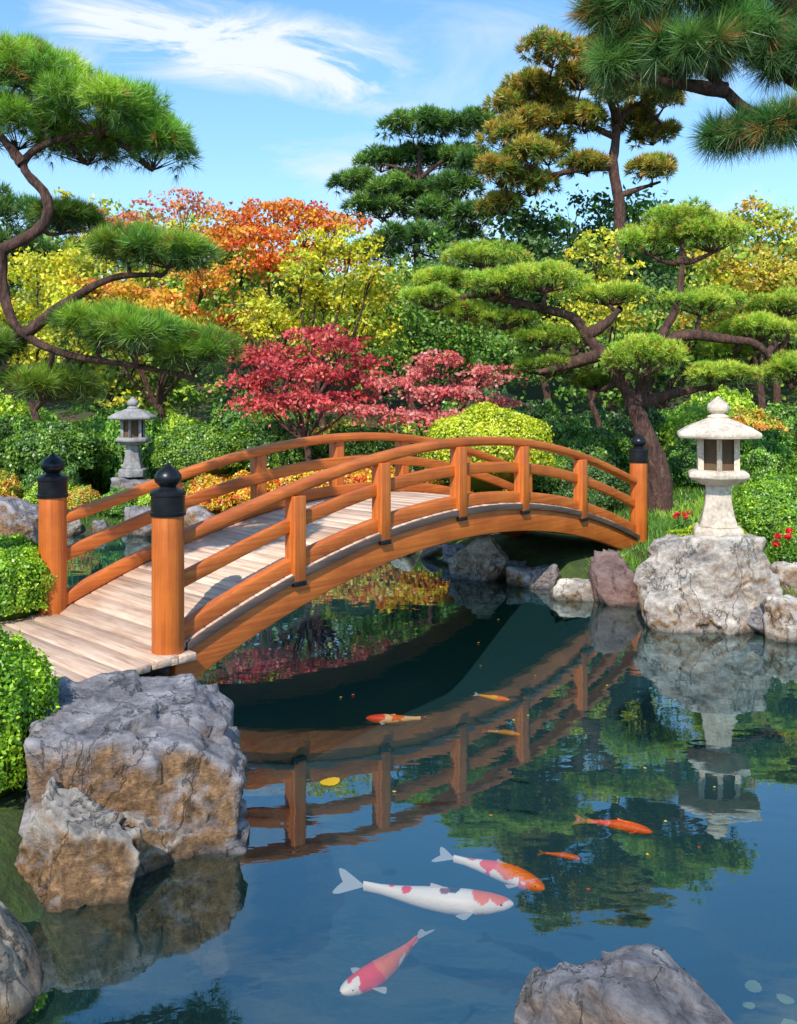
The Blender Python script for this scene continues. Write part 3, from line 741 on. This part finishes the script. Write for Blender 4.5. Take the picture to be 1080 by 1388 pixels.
leafy_tree('broadleaf_tree', 3.37, 15, .85, [(-.1, 2.75, .33, .22), (.3, 2.5, .35, .22), (-.2, 2.3, .4, .25), (.2, 1.9, .5, .3), (-.4, 1.8, .4, .25)], 3.3, .042, YG+[(.85, .7, .04)], 'small tree with golden green leaves', 'tree', 29, 26, .045, .4)
leafy_tree('broadleaf_tree', 4.0, 24, 1.0, [(-.4, 2.7, .6, .35), (.4, 2.8, .5, .35), (0, 2.2, .8, .4), (-1.0, 2.2, .6, .3), (1.0, 2.3, .6, .4), (-.2, 1.6, .8, .4), (1.1, 1.6, .7, .4)], 3.6, .08, DG, 'dark evergreen broadleaf tree behind the pines', 'tree', 30, 28, .06)
leafy_tree('broadleaf_tree', .3, 18, .95, [(0, 2.3, .45, .3), (-.3, 1.9, .5, .3), (.5, 1.9, .5, .3), (0, 1.5, .7, .3), (.7, 1.4, .5, .3), (-.6, 1.3, .4, .3)], 3.4, .05, GRN+[(.4, .54, .05)], 'fresh green leafy tree behind the maples', 'tree', 31, 28, .06)
leafy_tree('broadleaf_tree', -3.2, 19, .95, [(-.1, 2.4, .5, .25), (.5, 2.2, .5, .3), (-.5, 2.1, .5, .3), (0, 1.7, .8, .3)], 3.4, .055, [(.38, .54, .05), (.2, .36, .05), (.56, .62, .05)], 'green tree beneath the orange maple', 'tree', 32, 28, .06)
leafy_tree('broadleaf_tree', -8.2, 20, .95, [(-.1, 2.4, .6, .35), (.6, 2.3, .5, .3), (-.6, 1.9, .6, .3), (.4, 1.7, .8, .4), (1.2, 1.8, .5, .3)], 3.4, .06, YG, 'yellow-green tree on the far bank', 'tree', 33, 26, .06)
leafy_tree('broadleaf_tree', 7.6, 13, .8, [(-.1, 2.0, .6, .35), (.6, 2.3, .5, .3), (-.4, 1.5, .6, .3), (.4, 1.4, .6, .4)], 3.0, .045, GRN, 'green leafy tree near the clipped hedges', 'tree', 34, 24, .06)
rr = random.Random(31)
for k, (x, y, hgt) in enumerate(((-11, 25, 2.5), (-7.5, 26, 2.6), (-3.4, 25.5, 2.5), (-.4, 24, 2.2), (2.0, 26, 2.4), (7.2, 26, 2.9), (10.2, 24, 3.0), (13, 26, 2.9), (1.6, 20, 1.8), (5.6, 19, 1.9), (-6.6, 20, 1.9), (9.2, 18.5, 2.4))):
    pal_ = [GRN, YG, GRN+YG, GRN, DG+GRN, GRN, YG+GRN, GRN, GRN, GRN, GRN+YG, YG][k]
    cl_ = []
    for j in range(9):
        zz = hgt*rr.uniform(.38, 1.0); wx = (1.15-.45*zz/hgt)
        cl_.append((rr.uniform(-1, 1)*wx, zz, rr.uniform(.4, .6), rr.uniform(.25, .38)))
    leafy_tree('broadleaf_tree', x, y, gzs(x, y), cl_, 2.5, .088*y/25, pal_, ('green leafy tree on the rising bank' if k % 3 else 'dense leafy tree with mixed green foliage'), 'tree', 300+k, 20, .06, depth=.6)

def woodland():
    rng = np.random.default_rng(77)
    L = Leaves(); cl = []
    for k in range(210):
        x = rng.uniform(-30, 32); y = rng.uniform(29, 42)
        top = 8.3+.7*math.sin(x*.35)+(1.0 if x > 7 else 0)
        r = rng.uniform(1.4, 2.6)
        cl.append(((x, y, rng.uniform(2.5, top-r*.6)*(.86+.14*(y-29)/13)), (r, r, r*.7)))
    fill_clumps(L, rng, cl, 2.2, .17, br([(.05, .10, .02), (.08, .15, .025), (.04, .08, .02), (.16, .2, .03), (.22, .24, .03)], 2.2), 12, .6)
    tr = Acc()
    for k in range(60):
        x = rng.uniform(-30, 32); y = rng.uniform(31, 41)
        tube(tr, [(x, y, 1.5), (x+.2, y, 4), (x-.1, y, 6.5)], .2, .08, 6, 3, .05, rng, c=(.06, .04, .03))
    me = L.mesh('woodland', rng, M_LEAF, extra=(np.concatenate(tr.v), np.concatenate(tr.f), np.concatenate(tr.c)))
    ob = bpy.data.objects.new('distant_woodland', me)
    link(ob, None, 'distant mixed woodland closing off the garden', 'woodland', kind='stuff')
woodland()

# ------------------------------------------------------------------ shrubs
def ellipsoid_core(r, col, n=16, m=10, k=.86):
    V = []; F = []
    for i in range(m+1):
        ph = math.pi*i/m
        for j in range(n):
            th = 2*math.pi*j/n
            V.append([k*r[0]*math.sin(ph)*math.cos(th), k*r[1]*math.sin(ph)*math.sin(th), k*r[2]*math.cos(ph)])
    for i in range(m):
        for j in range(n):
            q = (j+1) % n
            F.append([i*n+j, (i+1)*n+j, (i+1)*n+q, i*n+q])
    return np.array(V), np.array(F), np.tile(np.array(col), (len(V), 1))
def shrub_mesh(r, leaf, n, pal, seed, lump=.06, shell=.07):
    rng = np.random.default_rng(seed); L = Leaves()
    d = unit(rng.normal(0, 1, (n, 3))); d[:, 2] = np.where(d[:, 2] < -.35, -d[:, 2], d[:, 2])
    ph = rng.uniform(0, 6, 6)
    lu = 1+lump*(np.sin(d[:, 0]*7+ph[0])*np.cos(d[:, 1]*6+ph[1])+.7*np.sin(d[:, 2]*9+d[:, 0]*5+ph[2])+.5*np.sin(d[:, 1]*15+ph[3])*np.sin(d[:, 0]*17+ph[4]))
    rad = lu*(1-np.abs(rng.normal(0, shell, n))+np.maximum(0, rng.normal(0, .02, n)))
    p = d*rad[:, None]*np.array(r)
    pal = np.array(pal)
    key = (np.sin(d[:, 0]*11+ph[0])+np.sin(d[:, 1]*13+ph[5])+np.sin(d[:, 2]*12))/6+.5+rng.normal(0, .2, n)
    idx = np.clip(key*len(pal), 0, len(pal)-1).astype(int)
    c = pal[idx]*(1+rng.normal(0, .25, (n, 1)))
    L.add(p, np.clip(c, .004, .9), leaf, nb=d*.9)
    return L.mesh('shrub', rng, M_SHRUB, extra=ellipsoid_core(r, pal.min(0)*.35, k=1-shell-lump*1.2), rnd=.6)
def shrub(loc, me, label, name='shrub', s=(1, 1, 1), rz=0, group=None):
    ob = bpy.data.objects.new(name, me); ob.location = loc; ob.scale = s; ob.rotation_euler = (0, 0, rz)
    return link(ob, None, label, 'shrub', group)
BG = [(.14, .32, .015), (.26, .48, .02), (.42, .64, .03)]
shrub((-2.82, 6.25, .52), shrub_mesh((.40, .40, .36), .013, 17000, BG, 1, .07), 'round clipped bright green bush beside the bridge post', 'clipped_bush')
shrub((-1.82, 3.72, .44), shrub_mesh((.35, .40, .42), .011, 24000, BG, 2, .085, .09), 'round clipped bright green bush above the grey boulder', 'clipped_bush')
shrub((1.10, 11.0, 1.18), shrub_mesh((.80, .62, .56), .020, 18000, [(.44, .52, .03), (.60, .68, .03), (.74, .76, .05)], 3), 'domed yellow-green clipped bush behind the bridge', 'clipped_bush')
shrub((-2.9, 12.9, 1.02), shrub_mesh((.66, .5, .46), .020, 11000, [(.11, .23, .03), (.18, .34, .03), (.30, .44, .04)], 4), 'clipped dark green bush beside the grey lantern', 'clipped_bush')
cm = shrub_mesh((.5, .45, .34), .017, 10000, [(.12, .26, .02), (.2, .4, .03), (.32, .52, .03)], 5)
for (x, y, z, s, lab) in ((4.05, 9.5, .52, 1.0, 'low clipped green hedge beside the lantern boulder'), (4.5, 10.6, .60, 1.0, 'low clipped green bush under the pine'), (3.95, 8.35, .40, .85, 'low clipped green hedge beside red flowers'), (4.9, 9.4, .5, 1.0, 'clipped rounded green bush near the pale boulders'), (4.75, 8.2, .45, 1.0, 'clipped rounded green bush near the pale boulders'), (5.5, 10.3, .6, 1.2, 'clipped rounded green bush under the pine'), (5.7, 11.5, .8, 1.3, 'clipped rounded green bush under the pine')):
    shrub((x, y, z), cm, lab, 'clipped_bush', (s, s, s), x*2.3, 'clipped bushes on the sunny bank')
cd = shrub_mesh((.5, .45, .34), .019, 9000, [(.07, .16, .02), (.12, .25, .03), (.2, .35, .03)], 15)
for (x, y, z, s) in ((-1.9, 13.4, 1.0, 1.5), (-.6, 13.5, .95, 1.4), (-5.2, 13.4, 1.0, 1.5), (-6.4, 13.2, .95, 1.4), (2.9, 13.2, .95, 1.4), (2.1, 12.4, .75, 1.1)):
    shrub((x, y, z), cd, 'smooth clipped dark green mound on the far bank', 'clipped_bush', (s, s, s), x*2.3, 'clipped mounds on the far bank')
shrub((3.2, 9.0, .35), shrub_mesh((.45, .3, .22), .018, 6000, [(.3, .44, .03), (.46, .6, .03), (.58, .68, .05)], 6, .12), 'low yellow-green ground shrub behind the boulder')
vars_ = [shrub_mesh((.6, .55, .5), .027, 8500, br(p_, 2.1), 40+k, .14, .16) for k, p_ in enumerate([
    [(.03, .07, .015), (.05, .11, .02), (.08, .16, .02)], [(.05, .11, .015), (.09, .18, .02), (.14, .26, .03)],
    [(.14, .22, .02), (.24, .34, .03), (.34, .42, .03)], [(.03, .06, .018), (.045, .09, .02), (.07, .13, .03)],
    [(.2, .22, .03), (.36, .30, .03), (.4, .14, .03)]])]
vars_.append(shrub_mesh((.6, .55, .5), .030, 7500, [(.90, .24, .03), (.90, .52, .03), (.80, .66, .05), (.88, .14, .03)], 49, .14, .16))  # orange shrub added to colour the water reflection under the arch
labs = ['loose dark green shrub on the far bank', 'mid-green leafy shrub on the far bank', 'yellow-green leafy shrub on the far bank', 'deep green shrub on the far bank', 'shrub with yellow and reddish leaves on the bank', 'azalea shrub glowing orange and yellow on the far bank']
rr = random.Random(9)
spots = []
for k in range(300):
    x = rr.uniform(-9.5, 9.5); y = rr.uniform(12.2, 17)
    if pond_sd(np.array([x]), np.array([y]))[0] < .7: continue
    if abs(x-1.1) < 1.2 and y < 12.2: continue
    if abs(x+3.9) < .6 and y < 13.6: continue
    if abs(x-3.3) < 1.2 and y < 12.6: continue
    if any((x-a)**2+(y-b)**2 < .62 for a, b in spots): continue
    spots.append((x, y))
for (x, y) in spots:
    i = rr.choices(range(5), (4, 3, 1.6, 3.5, .4))[0]
    s = rr.uniform(.7, 1.15)*(.8 if y < 13.5 else 1.25)
    shrub((x, y, gzs(x, y)+.30*s), vars_[i], labs[i], 'shrub', (s, s, s*rr.uniform(.9, 1.5)), rr.uniform(0, 6), 'shrubs on the far bank')
for (x, y, s, i) in ((-4.9, 12.6, .7, 2), (-5.7, 12.4, .8, 4), (-4.5, 12.5, .5, 4), (-3.9, 12.45, .5, 1), (-3.45, 12.55, .5, 2), (-6.4, 11.9, .9, 2), (-2.6, 12.6, .7, 5), (-2.0, 12.6, .8, 5), (-.9, 12.2, .95, 5), (-1.4, 12.4, .9, 5), (-.2, 11.9, .95, 5), (.4, 11.4, .75, 5), (2.2, 11.2, .6, 3), (2.6, 12.0, .9, 3), (6.4, 10.4, .9, 1), (5.8, 8.4, .8, 1), (5.0, 7.0, .6, 1), (4.3, 12.6, .8, 0), (-7.2, 9.3, .9, 1), (-6.5, 8.0, .8, 0), (-5.4, 7.2, .8, 1), (-4.3, 6.6, .7, 2), (-3.7, 5.2, .6, 1), (-2.9, 4.2, .6, 0), (-2.6, 3.0, .5, 1), (3.4, 3.3, .5, 0), (4.3, 5.6, .6, 1)):
    shrub((x, y, gzs(x, y)+.25*s), vars_[i], labs[i].replace('far bank', 'pond bank'), 'shrub', (s, s, s), x*3, 'shrubs on the pond bank')

def flower(loc, s, label, seed):
    rng = np.random.default_rng(seed)
    e = empty('flowering_plant', loc, label, 'flowering plant')
    tr = Acc(); L = Leaves(); P = Leaves()
    for k in range(7):
        a = rng.uniform(0, 6.28); r = rng.uniform(.05, .22)*s; h = rng.uniform(.25, .42)*s
        top = np.array([r*math.cos(a), r*math.sin(a), h])
        tube(tr, [(0, 0, -.05), top*.6, top], .006*s, .004*s, 5, 3, .05, rng, c=(.08, .16, .03))
        n = 40
        d = unit(rng.normal(0, 1, (n, 3)))
        P.add(top+d*.035*s, jitter_cols(rng, (.85, .02, .03), n, .2), .022*s, nb=d)
        L.add(top*.5+rng.normal(0, .05*s, (16, 3)), jitter_cols(rng, (.12, .3, .03), 16), .03*s)
    link(bpy.data.objects.new('stem', tr.mesh('stem', [M_SHRUB])), e)
    link(bpy.data.objects.new('foliage', L.mesh('foliage', rng, M_SHRUB)), e)
    link(bpy.data.objects.new('blossom', P.mesh('blossom', rng, M_SHRUB)), e)
flower((3.55, 7.95, .34), .75, 'small plant with bright red blossoms beside pale boulders', 1)
flower((2.98, 9.35, .42), .55, 'scarlet flowering plant at the bridge end', 3)

def ground_cover():
    rng = np.random.default_rng(5)
    x = rng.uniform(-8, 8, 42000); y = rng.uniform(2, 14.5, 42000)
    d = pond_sd(x, y)
    u_ = (x+1.38)*.674+(y-5.3)*.739; v_ = -(x+1.38)*.739+(y-5.3)*.674
    onb = (v_ > -.15) & (v_ < WB+.5) & (u_ > -2) & (u_ < 6.2)
    k = (d > .06) & (~onb) & ~((y < 3.7) & (x > -1.9) & (x < 0))
    x, y = x[k], y[k]; z = gz(x, y)
    patch = np.sin(x*1.7)+np.sin(y*2.1+x)
    pos = np.stack([x, y, z], -1)
    c = np.where(patch[:, None] > .3, np.array([[.34, .54, .05]]), np.array([[.14, .30, .035]]))
    V, F, C = needles(pos, np.tile([[0, 0, 1.]], (len(pos), 1)), .13, 5, .5, .006, c, rng)
    ob = bpy.data.objects.new('ground_cover', np_mesh('ground_cover', V, F, C, [M_SHRUB]))
    link(ob, None, 'grass and low moss covering the banks', 'grass', kind='stuff')
ground_cover()

# ------------------------------------------------------------------ koi
def koi(head, tail, z, bend, base, patches, label, fin=(.9, .86, .82), fat=1.0, fscale=1.0):
    """head / tail: plan positions of snout and tail-fin tip"""
    head = np.array(head); tail = np.array(tail)
    Lt = np.linalg.norm(head-tail); dirv = (head-tail)/Lt
    a = math.atan2(dirv[1], dirv[0])
    L = Lt*.82
    R, S = 110, 40
    sk = np.array([0, .025, .07, .15, .28, .42, .58, .74, .88, 1.0])
    wk = np.array([.012, .042, .064, .086, .102, .102, .084, .054, .030, .020])*fat
    hk = np.array([.010, .034, .054, .076, .092, .094, .080, .056, .040, .040])*fat
    s = np.linspace(0, 1, R); w = np.interp(s, sk, wk); h = np.interp(s, sk, hk)
    ker = np.array([1, 2, 3, 2, 1])/9.
    w[2:-2] = np.convolve(w, ker, 'valid'); h[2:-2] = np.convolve(h, ker, 'valid')
    yo = lambda q: bend*Lt*np.sin(np.asarray(q)*math.pi*1.15)
    xo = lambda q: Lt*.5-np.asarray(q)*L
    th = np.linspace(0, 2*math.pi, S, endpoint=False)
    V = np.zeros((R, S, 3))
    V[..., 0] = xo(s)[:, None]; V[..., 1] = yo(s)[:, None]+w[:, None]*L*np.cos(th); V[..., 2] = h[:, None]*L*np.sin(th)
    C = np.tile(np.array(base, float), (R, S, 1))
    rng = np.random.default_rng(int(abs(head[0])*1000)+7)
    off = Vector(rng.uniform(-9, 9, 3))
    NZ = np.array([[noise.noise(Vector((s[i]*9, math.cos(th[j])*1.1, math.sin(th[j])*1.1))+off) for j in range(S)] for i in range(R)])
    for (ps, pt, rs, rt, pc) in patches:
        dist = ((s[:, None]-ps)/rs)**2+((np.cos(th)[None, :]-pt)/rt)**2+NZ*1.0
        top = np.sin(th)[None, :] > -.55
        mk = ((dist < 1) & top)[..., None]
        C = np.where(mk, np.array(pc), C)
    F = []
    for i in range(R-1):
        for j in range(S):
            k = (j+1) % S
            F.append([i*S+j, (i+1)*S+j, (i+1)*S+k, i*S+k])
    me = np_mesh('koi', V.reshape(-1, 3), F, C.reshape(-1, 3), [M_KOI], True)
    ob = bpy.data.objects.new('koi_fish', me)
    c = (head+tail)/2
    ob.location = (c[0], c[1], z); ob.rotation_euler = (0, 0, a)
    link(ob, None, label, 'koi fish')
    def fan(name, org, ang0, ang1, ln, plane, notch=0.0, colr=fin, n=18):
        org = np.array(org, float); Vv = [org]
        for i in range(n+1):
            q = i/n; an = ang0+(ang1-ang0)*q
            l = ln*(1-notch*(1-abs(2*q-1)**1.2))*(1-.25*max(0, abs(2*q-1)-.85)/.15)
            e1, e2 = plane
            Vv.append(org+l*(math.cos(an)*np.array(e1)+math.sin(an)*np.array(e2)))
        Ff = [[0, i, i+1] for i in range(1, n+1)]
        cc = np.tile(np.array(colr, float), (len(Vv), 1)); cc[1::2] *= .88
        o = bpy.data.objects.new(name, np_mesh(name, Vv, Ff, cc, [M_FIN])); link(o, ob)
    tx = float(xo(.985)); ty = float(yo(.985))
    sl = np.array([-1, float((yo(1.0)-yo(.9))/(L*.1))*1.0, 0]); sl /= np.linalg.norm(sl)
    up_ = unit(np.array([0, .9, .35]))
    fan('tail_fin', (tx, ty, 0), -.50, .50, Lt*.215*fscale, (sl, up_), .36)
    for sd in (-1, 1):
        sx = .24
        fan('pectoral_fin', (float(xo(sx)), float(yo(sx))+sd*.085*L*fat, -.02*L), sd*1.9, sd*2.6, L*.14*fscale, ((1, 0, 0), (0, 1, -.12)))
    fan('dorsal_fin', (float(xo(.36)), float(yo(.36)), .080*L*fat), 2.92, 3.12, L*.18, ((1, 0, 0), (0, .4, .8)), colr=base)
    for sd in (-1, 1):
        ea = Acc(); lathe(ea, [(0, -.006), (.006, 0), (0, .006)], 8)
        o = bpy.data.objects.new('eye', ea.mesh('eye', [M_IRON], True)); o.location = (float(xo(.075)), float(yo(.075))+sd*.056*L*fat, .018*L)
        o.scale = (L*1.6,)*3; link(o, ob)
    return ob
W_ = (.95, .80, .68); RD = (.95, .018, .001); OR = (.95, .16, .001); BK = (.05, .035, .03)
koi((.435, 3.35), (-.265, 3.49), -.064, -.035, W_, [(.09, .1, .06, .9, OR), (.20, .1, .06, .9, OR), (.38, .1, .04, .6, BK), (.44, -.2, .028, .4, (.30, .06, .04)), (.70, -.3, .035, .6, RD), (.80, .2, .025, .5, RD)], 'large white koi with red and black spots and orange head', fat=.82)
koi((.566, 3.43), (.16, 3.71), -.05, .03, W_, [(.10, 0, .18, 1.6, OR), (.36, .1, .16, 1.2, OR), (.62, 0, .09, 1.0, (.95, .08, .001)), (.80, .1, .06, .8, OR)], 'white koi with orange patched back', fat=.98)
koi((-.185, 2.83), (.125, 3.16), -.05, .04, W_, [(.28, 0, .17, 1.5, RD), (.52, .1, .14, 1.2, (.95, .17, .001)), (.74, 0, .13, 1.3, (.95, .18, .001)), (.94, 0, .12, 1.6, (.95, .08, .001))], 'white koi with scarlet and orange back', fat=1.05)
koi((1.096, 3.82), (.78, 3.95), -.022, .03, (.97, .10, .001), [(.3, 0, .2, .4, (.97, .16, .002))], 'slender bright orange koi', fin=(.9, .22, .03), fat=.85)
koi((.76, 3.69), (.59, 3.75), -.07, .03, (.75, .12, .006), [], 'small orange koi swimming deeper', fin=(.5, .2, .05), fat=.9)  # duller colour stands in for light lost under water
koi((-.19, 5.2), (.20, 5.19), -.028, .03, (.97, .6, .3), [(.15, 0, .24, 1.6, (.95, .06, .004)), (.58, 0, .16, 1, OR)], 'orange and cream koi near the bridge', fat=.9)
koi((.69, 5.50), (.47, 5.60), -.022, -.03, (.95, .45, .03), [(.2, 0, .2, 1.2, OR)], 'small golden orange koi', fat=.9)
koi((.70, 5.08), (.48, 5.15), -.08, .03, (.55, .22, .03), [], 'bronze koi coloured dim as if deep in the water', fin=(.3, .15, .05), fat=.9)  # dim body colour stands in for light lost under water

# floating leaves
lv = []
for k, c in enumerate(((.88, .52, .02), (.85, .25, .02), (.65, .06, .03), (.75, .62, .1), (.28, .38, .26))):
    n = 22; V = [[0, 0, 0]]
    for i in range(n):
        a_ = 2*math.pi*i/n; r = 1.0*(1-.08*(i % 2))*(1-.22*abs(math.sin(a_)))
        V.append([r*math.cos(a_), r*math.sin(a_), .10*math.cos(a_*2)])
    F = [[0, 1+i, 1+(i+1) % n] for i in range(n)]
    lv.append(np_mesh('fallen_leaf', V, F, np.tile(np.array(c), (n+1, 1)), [M_LEAF]))
def fl(x, y, s, i, lab='small fallen leaf floating on the pond', z=.007, name='fallen_leaf', grp='leaves floating on the pond'):
    ob = bpy.data.objects.new(name, lv[i]); ob.location = (x, y, z); ob.scale = (s, s, s*.5); ob.rotation_euler = (0, 0, x*17)
    link(ob, None, lab, 'leaf', grp)
fl(-.33, 4.26, .055, 0, 'large golden yellow leaf floating on the pond')
for (x, y, s) in ((1.17, 2.92, .035), (1.25, 2.86, .03), (1.22, 2.72, .05), (1.30, 2.68, .04), (1.12, 2.83, .022)):
    fl(x, y, s, 4, 'pale sunken leaf beneath the clear water', -.09, 'sunken_leaf', 'leaves sunken in the pond')
rr = random.Random(12)
for k in range(46):
    x = rr.uniform(-1.2, 2.6); y = rr.uniform(3.2, 8.5)
    if pond_sd(np.array([x]), np.array([y]))[0] > -.2: continue
    fl(x, y, rr.uniform(.006, .012), rr.randrange(4))

# ------------------------------------------------------------------ sky, sun, camera
sdir = Vector((-.20, -.70, .69)).normalized()
w = bpy.data.worlds.new('World'); scene.world = w; w.use_nodes = True
nt = w.node_tree; bg = nt.nodes['Background']
sky = nd(nt, 'ShaderNodeTexSky', sky_type='NISHITA'); sky.sun_disc = False
sky.sun_elevation = math.asin(sdir.z); sky.sun_rotation = math.atan2(sdir.x, sdir.y)
sky.air_density = 1.0; sky.dust_density = .4; sky.ozone_density = 2.0
tc = nd(nt, 'ShaderNodeTexCoord').outputs['Generated']
sp = nd(nt, 'ShaderNodeSeparateXYZ'); nt.links.new(tc, sp.inputs[0])
yy = math_(nt, 'MAXIMUM', math_(nt, 'ABSOLUTE', sp.outputs[1]), .15)
a_ = math_(nt, 'DIVIDE', sp.outputs[0], yy); b_ = math_(nt, 'DIVIDE', sp.outputs[2], yy)
cv = nd(nt, 'ShaderNodeCombineXYZ'); nt.links.new(a_, cv.inputs[0]); nt.links.new(b_, cv.inputs[1])
nz = noise_t(nt, mapping(nt, cv.outputs[0], (2.4, 10, 1), rot=(0, 0, .2)), 1.9, 9, 0.64, .9)
nz2 = noise_t(nt, mapping(nt, cv.outputs[0], (1.3, 3.2, 1), (3, 1, 0), (0, 0, .35)), 1.7, 8, 0.62, .8)
dist = math_(nt, 'SUBTRACT', b_, math_(nt, 'SUBTRACT', .365, math_(nt, 'MULTIPLY', a_, .18)))
band = math_(nt, 'SUBTRACT', 1.0, math_(nt, 'ABSOLUTE', math_(nt, 'DIVIDE', dist, .065)), clamp=True)
win = math_(nt, 'SUBTRACT', 1.0, math_(nt, 'ABSOLUTE', math_(nt, 'DIVIDE', math_(nt, 'ADD', a_, .19), .27)), clamp=True)
win = math_(nt, 'MULTIPLY', win, 2.0, clamp=True)
st = math_(nt, 'MULTIPLY', math_(nt, 'MULTIPLY', band, win), ramp(nt, nz, [(0.36, (0,)*3), (0.60, (1,)*3)]))
st = math_(nt, 'MULTIPLY', st, 2.1, clamp=True)
high = ramp(nt, b_, [(0.30, (.55,)*3), (0.50, (.42,)*3)])
gen = math_(nt, 'MULTIPLY', ramp(nt, nz2, [(0.50, (0,)*3), (0.68, (1,)*3)]), high)
hz = nd(nt, 'ShaderNodeMath', operation='POWER'); hz.inputs[0].default_value = 2.718
nt.links.new(math_(nt, 'MULTIPLY', math_(nt, 'MAXIMUM', sp.outputs[2], 0.0), -4.8), hz.inputs[1])
cl = math_(nt, 'MAXIMUM', st, math_(nt, 'ADD', gen, hz.outputs[0], clamp=True))
tint = mixc(nt, 1.0, sky.outputs[0], (.74, 1.50, 1.85), 'MULTIPLY')
col = mixc(nt, cl, tint, (6.0, 6.5, 6.9))
nt.links.new(col, bg.inputs['Color']); bg.inputs['Strength'].default_value = .15

sd = bpy.data.lights.new('sun', 'SUN'); sd.energy = 5.0; sd.angle = math.radians(.5); sd.color = (1.0, .94, .82)
so = bpy.data.objects.new('sun', sd); so.rotation_euler = sdir.to_track_quat('Z', 'Y').to_euler(); so.location = (0, 0, 20); COL.objects.link(so)

cam = bpy.data.cameras.new('camera'); co = bpy.data.objects.new('camera', cam); COL.objects.link(co)
co.location = (0, 0, H); co.rotation_euler = (math.radians(90), 0, 0)
cam.sensor_fit = 'VERTICAL'; cam.sensor_height = 36; cam.lens = 1200/1388*36
cam.shift_y = -154/1388; cam.clip_end = 2000; cam.clip_start = .05
scene.camera = co
scene.view_settings.view_transform = 'Standard'; scene.view_settings.look = 'None'; scene.view_settings.exposure = 0
